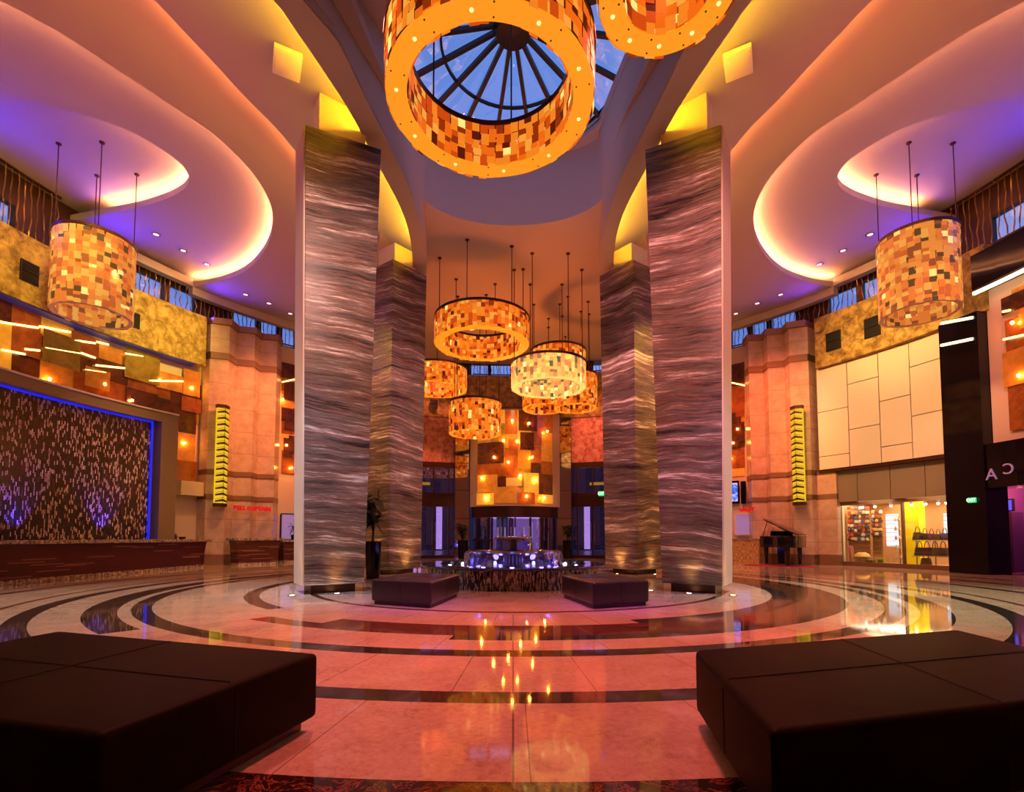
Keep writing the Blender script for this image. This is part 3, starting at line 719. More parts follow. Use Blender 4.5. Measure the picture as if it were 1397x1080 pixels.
# ================================================================== RING CHANDELIERS
def shell(name, cx, cy, r, z0, z1, mats, parent, rr, outward=1, rows=None, cw=.13):
    """ring of small overlapping tiles"""
    n = max(16, int(2 * pi * r / cw)); mb = MB(); H = z1 - z0
    for k in range(n):
        z = z0 + rr.uniform(-.03, .03); a0 = 2 * pi * k / n; a1 = 2 * pi * (k + 1) / n
        while z < z1 - .03:
            h = rr.choice((.09, .12, .15, .2)); ze = min(z + h, z1)
            if z1 - ze < .05: ze = z1
            g = rr.uniform(.0, .018) * outward; ra = r + g; rb = r + g + rr.uniform(-.006, .006)
            e = .12 * (a1 - a0) * rr.choice((-1, 0, 0, 1))
            w = rr.random(); mi = 0 if w < .14 else 1 if w < .40 else 2 if w < .66 else 3 if w < .82 else 4 if w < .92 else 5 if w < .975 else 6
            p = [(cx + ra * cos(a0 + e), cy + ra * sin(a0 + e)), (cx + rb * cos(a1 + e), cy + rb * sin(a1 + e))]
            i = mb.pts([(p[0][0], p[0][1], z), (p[1][0], p[1][1], z), (p[1][0], p[1][1], ze), (p[0][0], p[0][1], ze)])
            mb.face(i if outward > 0 else i[::-1], mi); z = ze
    # backing sheet
    bk = MB(); 
    return mb.build(name, mats, parent)
def chandelier(label, cx, cy, zb, h, r, wid, tiles, ringmat, zc, rods, phase=0, ring=True, group='round amber chandeliers', n_in=None, cw=.13):
    t = thing('ring_chandelier', label, 'chandelier', (cx, cy, zb), group); rr = random.Random(int(r * 1000 + cx * 77))
    shell('outer_shade', cx, cy, r, zb, zb + h, tiles, t, rr, 1, cw=cw)
    shell('inner_shade', cx, cy, r - wid, zb, zb + h - .02, tiles, t, rr, -1, cw=cw)
    # diffuser closing the bottom between the two shades
    mb = MB(); mb.lathe([(r - wid + .01, zb + .03), (r - wid + .01, zb), (r - .01, zb), (r - .01, zb + .03), (r - wid + .01, zb + .03)], (cx, cy, 0), 72)
    mb.build('diffuser', M[ringmat], t)
    mb = MB(); z = zb + h; mb.lathe([(r - wid - .02, z - .03), (r + .03, z - .03), (r + .03, z + .05), (r - wid - .02, z + .05), (r - wid - .02, z - .03)], (cx, cy, 0), 72)
    mb.build('top_rim', M['bronze'], t, smooth=True)
    rm = r - wid / 2
    if zb > 7.3 and cy < 10:
        for k in range(10):
            a = 2 * pi * (k + .3) / 10; MB().sphere((cx + rm * cos(a), cy + rm * sin(a), zb + .005), .028, 8).build('bulb', M['bulb_soft'], t)
            for dd in (-.09, .09): MB().lathe([(.001, -.008), (.012, -.006), (.012, 0)], (cx + (rm + dd) * cos(a + .2), cy + (rm + dd) * sin(a + .2), zb), 8).build('stud', M['bronze'], t)
    for k in range(rods):
        a = 2 * pi * k / rods + phase; x, y = cx + rm * cos(a), cy + rm * sin(a)
        zz = zc(x, y) if callable(zc) else zc
        o = MB().tube([(x, y, zb + h), (x, y, zz)], .014, 6).build('rod', M['bronze'], t)
        MB().lathe([(.001, zz - .05), (.05, zz - .04), (.07, zz - .012), (.07, zz)], (x, y, 0), 14).build('canopy', M['bronze'], o)
    return t
chandelier('largest amber tile ring chandelier, hanging right under the glass skylight', -.33, 7.08, 7.42, .72, 1.5, .31, TA, 'ring_glow', Z_TOP + .1, 6, .3)
chandelier('amber tile ring cut by the top edge of the picture, above the right front pillar', 1.80, 5.55, 7.42, .72, .80, .3, TA, 'ring_glow', Z_TOP, 4, .5)
chandelier('large upper orange ring chandelier between the rear pillars, open in the middle', -1.07, 17.1, 7.72, .85, 1.62, .30, TA, 'ring_glow', Z_MID, 6, .25)
chandelier('pale yellow ring chandelier, brightest of the hanging group behind the fountain', 1.24, 17.5, 6.33, .82, 1.30, .2, TB, 'ring_glow_pale', Z_MID, 6, .0)
chandelier('orange drum chandelier half hidden by the left rear pillar', -3.45, 22.5, 7.75, .9, 1.35, .16, TC, 'ring_glow', Z_MID, 5, .45)
chandelier('lowest deep orange drum chandelier, overlapping the glowing entrance art panel', -1.53, 20.2, 5.25, 1.25, 1.04, .14, TC, 'ring_glow', Z_MID, 5, .2)
chandelier('orange drum chandelier just right of and behind the pale yellow ring', 2.57, 20.6, 6.4, 1.35, .88, .14, TC, 'ring_glow', Z_MID, 4, .6)
chandelier('small dim reddish ring chandelier seen just below the pale yellow ring', 1.5, 23.4, 7.1, .7, 1.05, .14, TC, 'ring_glow', Z_MID, 4, .1)
chandelier('orange ring chandelier almost hidden behind the pale yellow ring, its right edge peeping out', 1.85, 20.5, 7.98, .75, 1.12, .14, TC, 'ring_glow', Z_MID, 4, .3)
chandelier('tall hanging drum of honey coloured tiles before the gold wall on the left', -11.9, 14.0, 7.35, 2.15, .93, .12, TD, 'ring_dim', Z_P4, 4, .75, cw=.15)
chandelier('tall hanging drum of honey coloured tiles near the white panel wall, right side', 11.5, 14.0, 7.4, 2.2, .93, .12, TD, 'ring_dim', Z_P4, 4, .8, cw=.15)

# ================================================================== OTTOMANS
def ottoman(label, q, zt, seams, r=.045, plz=.07, group=None):
    """q = four corners of the cushion in plan"""
    c = sum(q, Vector()) / 4; t = thing('leather_ottoman', label, 'ottoman', (c.x, c.y, 0), group)
    sc = lambda k: [Vector(((p.x - c.x) * k + c.x, (p.y - c.y) * k + c.y, 0)) for p in q]
    P = q
    mb = MB().prism([(p.x, p.y) for p in P], plz, zt); cu = mb.build('cushion', M['leather_far_sheen' if group else 'leather'], t, bevel=r)
    MB().prism([(p.x, p.y) for p in sc(.93)], 0, plz + .01).build('plinth', M['plinth'], t, bevel=.006)
    def seam(a, b, za, zb): MB().tube([(a.x, a.y, za), ((a.x + b.x) / 2, (a.y + b.y) / 2, (za + zb) / 2), (b.x, b.y, zb)], .004, 5).build('seam', M['hole'], cu if False else t)
    for u in seams:
        for (i, j, k, l) in ((0, 1, 3, 2),) if u == 'u' else ((0, 3, 1, 2),):
            a = (P[i] + P[j]) / 2; b = (P[k] + P[l]) / 2; s = (b - a).normalized() * r
            seam(a + s, b - s, zt + .001, zt + .001)
            for e, dd in ((a, -1), (b, 1)):
                MB().tube([(e.x - s.x * .02 * dd, e.y, plz + .02), (e.x, e.y, zt - r)], .004, 5).build('seam', M['hole'], t)
    return t
V = lambda x, y: Vector((x, y, 0))
ottoman('dark brown leather ottoman filling the bottom left corner of the view', [V(-3.28, 3.69), V(-3.42, 2.3), V(-1.42, 1.76), V(-1.13, 2.98)], .43, 'uv', .035)
ottoman('dark brown leather ottoman filling the bottom right corner of the view, with a cross seam', [V(1.09, 3.07), V(.89, 1.78), V(3.08, 2.36), V(3.25, 3.75)], .43, 'uv', .035)
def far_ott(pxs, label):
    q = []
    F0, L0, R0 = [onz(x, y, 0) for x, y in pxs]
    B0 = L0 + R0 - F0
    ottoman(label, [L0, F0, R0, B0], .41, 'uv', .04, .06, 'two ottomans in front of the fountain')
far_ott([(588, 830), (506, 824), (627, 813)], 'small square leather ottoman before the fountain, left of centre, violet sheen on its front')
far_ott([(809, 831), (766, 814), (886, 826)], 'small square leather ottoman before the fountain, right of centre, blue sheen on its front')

# ================================================================== FOUNTAIN
FC = (0, 12.55, 0); FR = 2.2
ft = thing('fountain', 'round mosaic fountain with blue lit water tiers in the middle of the lobby', 'fountain', FC)
MB().lathe([(FR - .14, 0), (FR - .12, .42), (FR - .25, .42), (FR - .25, .2), (.001, .2)], FC, 96).build('basin', M['mosaic_small'], ft, smooth=True)
MB().lathe([(FR - .42, .41), (FR - .42, .47), (FR + .02, .47), (FR + .04, .45), (FR + .02, .41), (FR - .42, .41)], FC, 96).build('rim', plain('dark_polished_granite', (.03, .02, .022), .1), ft, smooth=True)
wm = Mat('pool_water', col=(.02, .03, .10), rough=.06, spec=.8); nn = wm.noise(wm.coord('Object'), 14, 4); wm.bump(nn, .5, .03)
MB().lathe([(.001, .40), (FR - .40, .40)], FC, 64).build('water', wm.m, ft)
wt = glass('falling_water', (.62, .62, .95), .14, .05)
def tier(r, z0, z1, nm):
    o = MB().lathe([(r, z0), (r * .985, z1 - .1), (r * .95, z1 - .03), (r * .86, z1), (r * .5, z1 + .01), (.001, z1 + .01)], FC, 64).build(nm, wt, ft, smooth=True)
    MB().lathe([(r * .88, z1 - .06), (r * .91, z1 - .06), (r * .91, z1 - .01), (r * .88, z1 - .01), (r * .88, z1 - .06)], FC, 64).build('bowl_edge', M['chrome'], o, smooth=True)
    MB().lathe([(r * .2, z0), (r * .2, z1 - .14), (r * .88, z1 - .06)], FC, 48).build('bowl', plain('dark_bowl_' + nm, (.03, .03, .06), .2), o, smooth=True)
    return o
tier(1.22, .41, .80, 'lower_water_tier'); tier(.50, .80, 1.12, 'upper_water_tier')
for k in range(10):
    a = 2 * pi * k / 10 + .2; x, y = FC[0] + .42 * cos(a), FC[1] + .42 * sin(a)
    MB().tube([(x, y, 1.1), (x, y, 1.36)], [.014, .018], 8).build('water_jet', plain('jet_%d' % k, (.75, .72, .9), .2, 0, alpha=.6) if k == 0 else bpy.data.materials['jet_0'], ft)
for k in range(9):
    a = 2 * pi * k / 9 + .5; x, y = FC[0] + 1.55 * cos(a), FC[1] + 1.55 * sin(a)
    MB().sphere((x, y, .41), .045, 8).build('underwater_lamp', glow('white_lamp', (.8, .8, 1), 5) if k == 0 else bpy.data.materials['white_lamp'], ft)
    light('POINT', 'fountain_lamp', (FC[0] + 1.05 * cos(a), FC[1] + 1.05 * sin(a), .5), (.24, .20, 1), 4, None, .05)
light('POINT', 'fountain_lamp', (FC[0], FC[1], .95), (.7, .6, 1), 26, None, .1)

# ================================================================== PLANTS
def plant(label, loc, h, pot_h, pot_r, crown_r, n, group=None, seed=1):
    t = thing('potted_plant', label, 'plant', loc, group); rr = random.Random(seed); x, y, z = loc
    MB().lathe([(.001, 0), (pot_r * .8, 0), (pot_r, pot_h), (pot_r * .88, pot_h), (pot_r * .86, pot_h - .05), (.001, pot_h - .05)], loc, 24).build('planter', M['black_gloss'], t, smooth=True)
    mb = MB(); tips_ = []
    for k in range(5):
        a = rr.uniform(0, 6.28); P = [(x + .04 * cos(a), y + .04 * sin(a), z + pot_h - .08)]
        for q in range(1, 5):
            f = q / 4; P.append((x + cos(a) * crown_r * .5 * f * f, y + sin(a) * crown_r * .5 * f * f, z + pot_h + (h - pot_h) * .85 * f))
        mb.tube(P, [.02, .017, .014, .01, .005], 6); tips_ += P[2:]
    mb.build('stems', M['stem'], t)
    mb = MB()
    for k in range(n):
        b = Vector(rr.choice(tips_)); d = Vector((rr.gauss(0, 1), rr.gauss(0, 1), rr.uniform(-.5, .9))).normalized()
        L = crown_r * rr.uniform(.45, .9); w = L * .09; up = Vector((0, 0, 1)); s = d.cross(up).normalized() * w
        m1 = b + d * L * .5 + up * L * .08; e = b + d * L - up * L * .18
        i = mb.pts([b, m1 + s, e, m1 - s, m1 + up * .004]); mb.face((i[0], i[1], i[4])); mb.face((i[1], i[2], i[4])); mb.face((i[2], i[3], i[4])); mb.face((i[3], i[0], i[4]))
    mb.build('leaves', M['leaf'], t); return t
p = onz(506, 789, 0); plant('tall leafy plant in a black planter between the two left stone pillars', (p.x + .05, p.y, 0), 2.25, 1.0, .22, .62, 260, None, 3)

# ================================================================== SIDE WALLS: shared pieces
zat = lambda x, y, R: oncyl(x, y, R).z
def led_arc(name, label, p0, p1, z, r, mat, w=.04, h=.03, cat='light strip'):
    return tag(MB().arc(p0, p1, z, z + h, r - w, r).build(name, M[mat]), label, cat)
RG = 14.45
structure('wall_gold_left', MB().arc(-2.2, phi(281, 480, RG), 8.0, 10.0, RG, RW + .05), M['gold'], smooth=True)
gR0, gR1 = phi(1112, 480, RG), phi(1345, 400, RG)
structure('wall_gold_right', MB().arc(gR0, gR1, 7.95, 10.0, RG, RW + .05), M['gold'], smooth=True)
structure('wall_gold_back', MB().arc(phi(560, 560), phi(840, 560), 7.6, 10.0, RW - .1, RW + .05), M['gold'], smooth=True)
led_arc('blue_light_strip', 'blue light strip under the gold wall band above the amber art wall on the left', -2.0, phi(270, 480, RG), 7.96, RG + .5, 'blue_dim', .48, .03)
def vent(x, y, w, h, lab):
    p = oncyl(x, y, RG - .02); ph = atan2(p.x, p.y - CY); dw = w / 2 / RG
    t = thing('wall_vent', lab, 'vent', p, 'black wall vents in the gold bands')
    MB().arc(ph - dw, ph + dw, p.z - h / 2, p.z + h / 2, RG - .05, RG + .01).build('vent_frame', M['dark'], t)
    mb = MB()
    for k in range(10):
        z = p.z - h / 2 + .05 + k * (h - .1) / 9; mb.arc(ph - dw * .85, ph + dw * .85, z - .015, z + .005, RG - .07, RG - .05)
    mb.arc(ph - dw * .9, ph + dw * .9, p.z - .012, p.z + .012, RG - .08, RG - .05)
    mb.build('louvre', M['hole'], t)
vent(40, 372, .5, .62, 'black square vent in the gold wall left of the hanging honey drum')
vent(182, 436, .42, .55, 'black vent in the gold wall peeping out right of the hanging honey drum, left side')
vent(1137, 465, .56, .74, 'black vent in the right gold wall band, nearer the stone columns')
vent(1190, 446, .56, .74, 'black vent in the right gold wall band, nearer the hanging drum')
vent(592, 551, .42, .5, 'small black vent in the far gold band beside the left rear pillar')

# ---- zigzag stone column clusters
def zig(sgn):
    px = [283, 309, 320, 344, 352, 375, 381] if sgn < 0 else [1106, 1080, 1073, 1050, 1044, 1024, 1018]
    rad = [14.35, 13.95, 14.35, 13.95, 14.35, 13.95, 14.5]
    P = []
    for x, r in zip(px, rad):
        p = oncyl(x, 600, r); P.append(Vector((p.x, p.y, 0)))
    a, b = atan2(P[0].x, P[0].y - CY), atan2(P[-1].x, P[-1].y - CY)
    back = [Vector(cyl(b, RW + .05)), Vector(cyl((a + b) / 2, RW + .05)), Vector(cyl(a, RW + .05))]
    poly = [(p.x, p.y) for p in P + back]
    side = 'left' if sgn < 0 else 'right'
    t = thing('stone_column_cluster', 'tall stepped cream stone column cluster with brown bands %s' % ('beside the reception desk' if sgn < 0 else 'behind the grand piano'), 'column', (P[3].x, P[3].y, 0))
    MB().prism(poly, 0, 9.75).build('column_shaft', M['column'], t)
    c = Vector((0, CY, 0)); grow = lambda k: [((p[0]), (p[1])) for p in [(c + (Vector((q[0], q[1], 0)) - c) * k) for q in poly[:7]]] + poly[7:]
    MB().prism([(p[0], p[1]) for p in grow(.988)], 9.75, 10.0).build('crown_moulding', M['column_band'], t)
    for z0, z1 in ((8.34, 8.6), (3.64, 3.82), (2.64, 2.82), (0, .4)):
        MB().prism([(p[0], p[1]) for p in grow(.996)], z0, z1).build('band', M['column_band'], t)
    return t
M['column_band'] = plain('brown_stone_band', (.26, .15, .09), .25)
zig(-1); zig(1)
# return wall of the right cluster beside the shop
qa, qb = oncyl(1107, 600, 14.3), oncyl(1120, 600, 14.3)
structure('wall_return', MB().arc(phi(1106, 600), phi(1147, 700), 0, 3.8, 14.75, RW), M['column'], smooth=True)

# ---- wall sconces
M['sconce_glow'] = glow('yellow_sconce_glass', (1, .60, .015), .85)
def sconce(xt, yt, xb, yb, lab):
    r = 13.82; top, bot = oncyl(xt, yt, r), oncyl(xb, yb, r); ph = atan2((top.x + bot.x) / 2, (top.y + bot.y) / 2 - CY)
    c = cyl(ph, r, 0); z0, z1 = bot.z, top.z; w = .22
    t = thing('wall_sconce', lab, 'sconce', (c.x, c.y, z0), 'two tall yellow wall sconces')
    ux = Vector((cos(ph), -sin(ph), 0)); un = Vector((-sin(ph), -cos(ph), 0))
    mk = lambda a, b: c + ux * a + un * b
    sec = [mk(-w, -.1), mk(-w, .04), mk(0, .16), mk(w, .04), mk(w, -.1)]
    MB().prism([(p.x, p.y) for p in sec], z0 + .12, z1 - .12).build('light_box', M['sconce_glow'], t)
    big = [mk(-w - .02, -.11), mk(-w - .02, .05), mk(0, .18), mk(w + .02, .05), mk(w + .02, -.11)]
    MB().prism([(p.x, p.y) for p in big], z1 - .14, z1).build('cap', M['bronze'], t); MB().prism([(p.x, p.y) for p in big], z0, z0 + .14).build('cap', M['bronze'], t)
    n = 15; h = (z1 - z0 - .28) / n; mb = MB()
    for k in range(n):
        z = z0 + .14 + h * (k + .5)
        for sx in (-1, 1):
            a, b = mk(sx * (w + .015), .045), mk(0, .172); dz = -h * .22
            i = mb.pts([(a.x, a.y, z + dz - h * .14), (b.x, b.y, z - h * .20), (b.x, b.y, z + h * .18), (a.x, a.y, z + dz + h * .10)])
            mb.face(i)
            j = mb.pts([(a.x, a.y, z + dz + h * .28), (b.x, b.y, z + h * .36), (b.x, b.y, z + h * .42), (a.x, a.y, z + dz + h * .32)]); mb.face(j)
    mb.build('wavy_slats', M['bronze'], t)
    e = mk(0, .175); MB().tube([(e.x, e.y, z0 + .1), (e.x, e.y, z1 - .1)], .008, 6).build('centre_rib', M['bronze'], t)
sconce(306, 553, 299, 691, 'tall yellow glowing sconce with wavy dark slats on the left stone columns')
sconce(1085, 554, 1092, 689, 'tall yellow glowing sconce with wavy dark slats on the columns above the piano')

# ---- amber glass art walls
def art_mat(name, c0, c1, e, es, rough=.22):
    a = Mat(name, rough=rough, spec=.6); n = a.noise(a.coord('Object'), 2.6, 8, .65, .5)
    c = a.ramp(n, [(.35, c0), (.62, c1)]); a.set('col', c); a.set('emit', a.mix(n, tuple(q * .4 for q in e), e)); a.set('es', es); return a.m
ART = [art_mat('dark_umber_glass', (.03, .008, .004), (.12, .03, .012), (.5, .06, .01), .07), art_mat('rust_glass', (.25, .06, .015), (.45, .13, .03), (1, .16, .01), .16),
       art_mat('amber_glass', (.5, .2, .03), (.7, .32, .06), (1, .30, .02), .32), art_mat('olive_gold_glass', (.22, .13, .02), (.4, .26, .05), (.8, .42, .03), .13), art_mat('honey_glass', (.7, .4, .08), (.8, .5, .14), (1, .44, .04), .5)]
ART2 = ART
ART = [art_mat('dark_umber_pane', (.02, .006, .003), (.09, .022, .009), (.5, .06, .01), .05), art_mat('rust_pane', (.16, .04, .012), (.32, .085, .02), (1, .14, .01), .09),
       art_mat('amber_pane', (.4, .15, .025), (.6, .25, .05), (1, .26, .02), .17), art_mat('olive_gold_pane', (.18, .11, .015), (.34, .22, .04), (.8, .42, .03), .08), art_mat('honey_pane', (.6, .32, .06), (.75, .42, .1), (1, .38, .03), .26)]
def art_wall(name, lab, cat, rects, R, bulbs, bars, frame=None, group=None, C=None, cyc=None):
    """rects: (x0,y0,x1,y1 in photograph px, material index, standoff)"""
    t = None; y0 = CY
    for k, (xa, ya, xb, yb, mi, so) in enumerate(rects):
        xm, ym = (xa + xb) / 2, (ya + yb) / 2; r = R - .03 - so
        p0, p1 = phi(xa, ym, r), phi(xb, ym, r)
        za, zb = oncyl(xm, ya, r).z, oncyl(xm, yb, r).z
        if t is None: t = thing(name, lab, cat, cyl((p0 + p1) / 2, R, zb), group)
        MB().arc(p0, p1, min(za, zb), max(za, zb), r - .012, r).build('glass_panel', ART[mi], t)
    for x, y in bulbs:
        p = oncyl(x, y, R - .17); o = MB().sphere((p.x, p.y, p.z), .045, 8).build('bulb', M['bulb'], t, smooth=True)
    for xa, ya, xb, yb in bars:
        a, b = oncyl(xa, ya, R - .16), oncyl(xb, yb, R - .16); MB().tube([a, b], .032, 6).build('reflection_bar', M['reflection_line'], t)  # glowing bars stand in for light lines reflected on the panes
    return t
rr = random.Random(11); rects = []
x = -60
cols = [(-60, 15), (15, 55), (55, 100), (100, 132), (132, 172), (172, 215), (215, 248), (248, 272)]
def ytop(x): return 404 + (x) * .455 + (x < 0) * 0
def ybot(x): return 505 + x * .27
for (a, b) in cols:
    m = (a + b) / 2; t0, t1 = ytop(m) , ybot(m); n = 3; cuts = [t0] + sorted(t0 + (t1 - t0) * (k + rr.uniform(-.2, .2)) / n for k in (1, 2)) + [t1]
    for k in range(n): rects.append((a - rr.uniform(0, 3), cuts[k], b + rr.uniform(0, 3), cuts[k + 1] + 1, [0, 1, 3, 2, 0, 3, 1, 4, 0, 1, 2, 0][rr.randrange(12)], rr.choice((.0, .05, .1))))
rects += [(58, 456, 110, 500, 3, .14), (170, 478, 218, 520, 3, .13), (116, 503, 150, 530, 2, .14), (232, 530, 268, 590, 0, .04), (232, 590, 266, 628, 2, .05), (236, 628, 268, 656, 1, .08), (250, 505, 273, 540, 2, .1)]
art_wall('amber_art_wall', 'long wall of overlapping amber and brown glass panels above the reception mosaic', 'wall art', rects, RW - .02,
         [(68, 517), (143, 524), (180, 546), (218, 518), (262, 529), (252, 604)],
         [(-20, 436, 52, 447), (54, 445, 96, 453), (3, 477, 34, 483), (34, 476, 54, 478), (61, 474, 109, 482), (101, 464, 130, 468), (110, 481, 130, 488), (131, 498, 170, 502), (132, 466, 148, 470), (171, 482, 195, 486), (117, 504, 144, 508), (203, 519, 250, 520)])
def strip(xs, ys, lab, bulbs, bars, seed):
    rr = random.Random(seed); rects = []; a, b = xs; y = ys[0]; k = 0
    while y < ys[1] - 4:
        h = rr.uniform(16, 32); e = min(y + h, ys[1]); mi = [0, 1, 2, 0, 1, 4, 1, 2][k % 8]
        rects.append((a, y, b, e + 1, mi, 0)); k += 1; y = e
    for q in range(5):
        yy = rr.uniform(ys[0], ys[1] - 30); xx = rr.uniform(a - 1, (a + b) / 2 - 2); rects.append((xx, yy, xx + (b - a) * .6, yy + 26, rr.choice((0, 1, 0)), .1))
    return art_wall('amber_art_strip', lab, 'wall art', rects, RW - .02, bulbs, bars, None, 'narrow amber art strips by the stone columns')
strip((384, 414), (497, 649), 'narrow amber glass art strip beside the left front pillar', [(386, 545), (391, 607), (398, 638)], [(385, 521, 408, 516)], 4)
strip((985, 1016), (497, 649), 'narrow amber glass art strip beside the right front pillar', [(993, 553), (1006, 585), (1000, 604), (995, 625)], [(994, 521, 1018, 526)], 5)
art_wall('amber_artwork', 'amber glass artwork on the pink wall at the right edge of the picture', 'wall art',
         [(1366, 400, 1402, 424, 0, .06), (1372, 424, 1440, 490, 1, 0), (1368, 470, 1440, 520, 2, .04), (1376, 510, 1440, 582, 1, 0), (1380, 380, 1440, 402, 2, .0), (1390, 400, 1440, 440, 2, .03)], 14.5,
         [(1381, 440), (1390, 512)], [(1368, 425, 1378, 423), (1369, 463, 1400, 456)])

# ---- reception: mosaic wall in its frame
RM = 13.9
zf = zat(225, 566, RM); zi = zat(203, 574, RM); pr0, pr1 = phi(204, 640, RM), phi(234, 640, RM)
t = thing('mosaic_wall', 'huge dark glittering mosaic wall with blue edge lights behind the reception desk', 'mosaic wall', cyl(pr0 - .4, RM))
MB().arc(-2.0, pr0, 0, zi, RM, RM + .12).build('mosaic', M['mosaic'], t, smooth=True)
fr = MB().arc(-2.0, pr1, zi, zf, RM - .32, RM + .5); fr.arc(pr0 + .012, pr1, 0, zi, RM - .32, RM + .3)
fr.build('surround', plain('taupe_stone', (.20, .15, .09), .4), t, smooth=True)
MB().arc(-2.0, pr1, zf, zf + .05, RM - .36, RM + .5).build('top_ledge', M['cream'], t)
MB().arc(-2.0, pr0, zi - .05, zi, RM - .06, RM - .01).build('blue_edge_light', glow('blue_edge', (.01, .02, 1), .8), t)
MB().arc(pr0 - .001, pr0 + .002, 0, zi, RM - .09, RM - .01).build('blue_edge_light', bpy.data.materials['blue_edge'], t)
for x in (30, 145):
    p = oncyl(x, 728, RM - .25); light('SPOT', 'mosaic_uplight_beam', (p.x, p.y, 1.12), (.05, .04, 1), 230, (p.x * 1.01, p.y, 3.0), .05, 75, .9)
for x, c, w in ((60, (1, .55, .3), 220), (140, (1, .5, .25), 260), (190, (1, .55, .15), 180)):
    p = oncyl(x, 600, RM); light('SPOT', 'mosaic_wash_beam', (p.x * .80, p.y * .93, 8.5), c, w * 1.6, (p.x, p.y, 3.2), .1, 50, .9)
# ---- reception desk
def desk(name, lab, A, B, ztop, depth, ext=(.18, .18), cat='reception desk', cant=.14, seed=0, slab=True):
    A, B = Vector((A[0], A[1], 0)), Vector((B[0], B[1], 0)); d = (B - A).normalized(); n = Vector((-d.y, d.x, 0))
    if (n.dot(Vector((0, CY, 0)) - (A + B) / 2)) > 0: n = -n       # n points away from the lobby centre
    t = thing(name, lab, cat, (A + B) / 2)
    b = [A + d * cant, B - d * cant, B - d * cant + n * depth, A + d * cant + n * depth]; tt = [A, B, B + n * depth, A + n * depth]
    L = (B - A).length; m = 6
    mb = MB()
    for k in range(m):     # flared body, in courses
        f0, f1 = k / m, (k + 1) / m; g = lambda f: f * f
        P0 = [bb.lerp(t2, g(f0)) for bb, t2 in zip(b, tt)]; P1 = [bb.lerp(t2, g(f1)) for bb, t2 in zip(b, tt)]
        P0 = [Vector((p.x, p.y, .1 + (ztop - .2) * f0)) for p in P0]; P1 = [Vector((p.x, p.y, .1 + (ztop - .2) * f1)) for p in P1]; mb.hexa(P0, P1)
    mb.build('desk_front', M['wood'], t)
    MB().prism([(p.x, p.y) for p in b], 0, .1).build('stone_base', M['granite'], t)
    e0, e1 = A - d * ext[0] - n * .1, B + d * ext[1] - n * .1
    MB().prism([(p.x, p.y) for p in (e0, e1, e1 + n * (depth + .15), e0 + n * (depth + .15))], ztop - .1, ztop).build('counter_top', M['granite'], t, bevel=.015)
    return t
Bd = onz(281, 773, 0)
desk('reception_desk', 'long wine red reception desk with speckled stone top below the mosaic wall', (-12.0, 6.5), (Bd.x, Bd.y), 1.04, .65)
q = ony(270, 728, Bd.y - .6); bx = -12.35
tb = thing('bottle', 'small dark bottle on the near right end of the reception desk', 'bottle', (bx, Bd.y - .55, 1.04))
MB().lathe([(.001, 0), (.05, 0), (.052, .12), (.018, .17), (.018, .22), (.001, .22)], (bx, Bd.y - .55, 1.04), 14).build('bottle_body', plain('violet_glass', (.08, .03, .12), .1), tb, smooth=True)
tb = thing('bowl', 'black bowl of pale sweets on the end of the reception desk', 'bowl', (bx, Bd.y - .18, 1.04))
MB().lathe([(.001, 0), (.09, 0), (.13, .09), (.12, .09), (.08, .02), (.001, .02)], (bx, Bd.y - .18, 1.04), 18).build('bowl_shell', M['dark'], tb, smooth=True)
MB().sphere((bx, Bd.y - .18, 1.09), .09, 8, sz=.5).build('sweets', M['white_board'], tb, smooth=True)
# alcove panels beside the mosaic, behind the desk end
structure('trim_3', MB().arc(phi(237, 670), phi(281, 670), 2.75, 3.3, RW - .5, RW), M['cream'], smooth=True)
# ---- bell captain desk, second desk
a1, a2 = onz(322, 768, 0), onz(383, 766, 0)
a1 = oncyl(322, 760, 13.0); a2 = oncyl(382, 760, 13.1)
desk('bell_captain_desk', 'small wine red desk with stone top under the BELL CAPTAIN sign', (a1.x, a1.y), (a2.x, a2.y), 1.08, .6, (.12, .12), 'desk', .1)
a3 = oncyl(386, 758, 13.7); a4 = oncyl(425, 758, 13.9)
desk('side_desk', 'low brown desk partly hidden by the left front pillar', (a3.x, a3.y), (a4.x, a4.y), 1.0, .5, (.05, .05), 'desk', .04)
pl = oncyl(401, 737, 13.95); plant('small dark leafy plant on the low desk beside the left front pillar', (pl.x, pl.y, 1.0), .75, .22, .14, .42, 90, None, 8)
def mount_text(body, lab, x0, x1, y, R, mat, name='sign', cat='sign', ext=.02, size=None):
    a, b = oncyl(x0, y, R), oncyl(x1, y, R); c = (a + b) / 2; d = (b - a); d.z = 0; w = d.length; ang = atan2(d.y, d.x)
    cu = bpy.data.curves.new(name, 'FONT'); cu.body = body; cu.extrude = ext; cu.align_x = 'CENTER'; cu.size = 1; cu.offset = .018 if len(body) > 1 else 0
    o = bpy.data.objects.new(name, cu); COL.objects.link(o); cu.materials.append(mat)
    bpy.context.view_layer.update(); k = w / max(.01, o.dimensions.x); cu.size = k; 
    bpy.context.view_layer.update(); me = bpy.data.meshes.new_from_object(o); bpy.data.objects.remove(o)
    o = bpy.data.objects.new(name, me); COL.objects.link(o)
    o.location = (c.x, c.y, c.z); o.rotation_euler = (pi / 2, 0, ang)
    return tag(o, lab, cat), k
o, k = mount_text('BELL CAPTAIN', 'red raised letters reading BELL CAPTAIN above the small left desk', 319, 369, 696, 13.75, M['red'])
p = oncyl(344, 697, 13.78)
o, k = mount_text('VALET', 'red raised letters reading VALET over the reed fronted counter', 1009, 1029, 697, 13.75, M['red'])
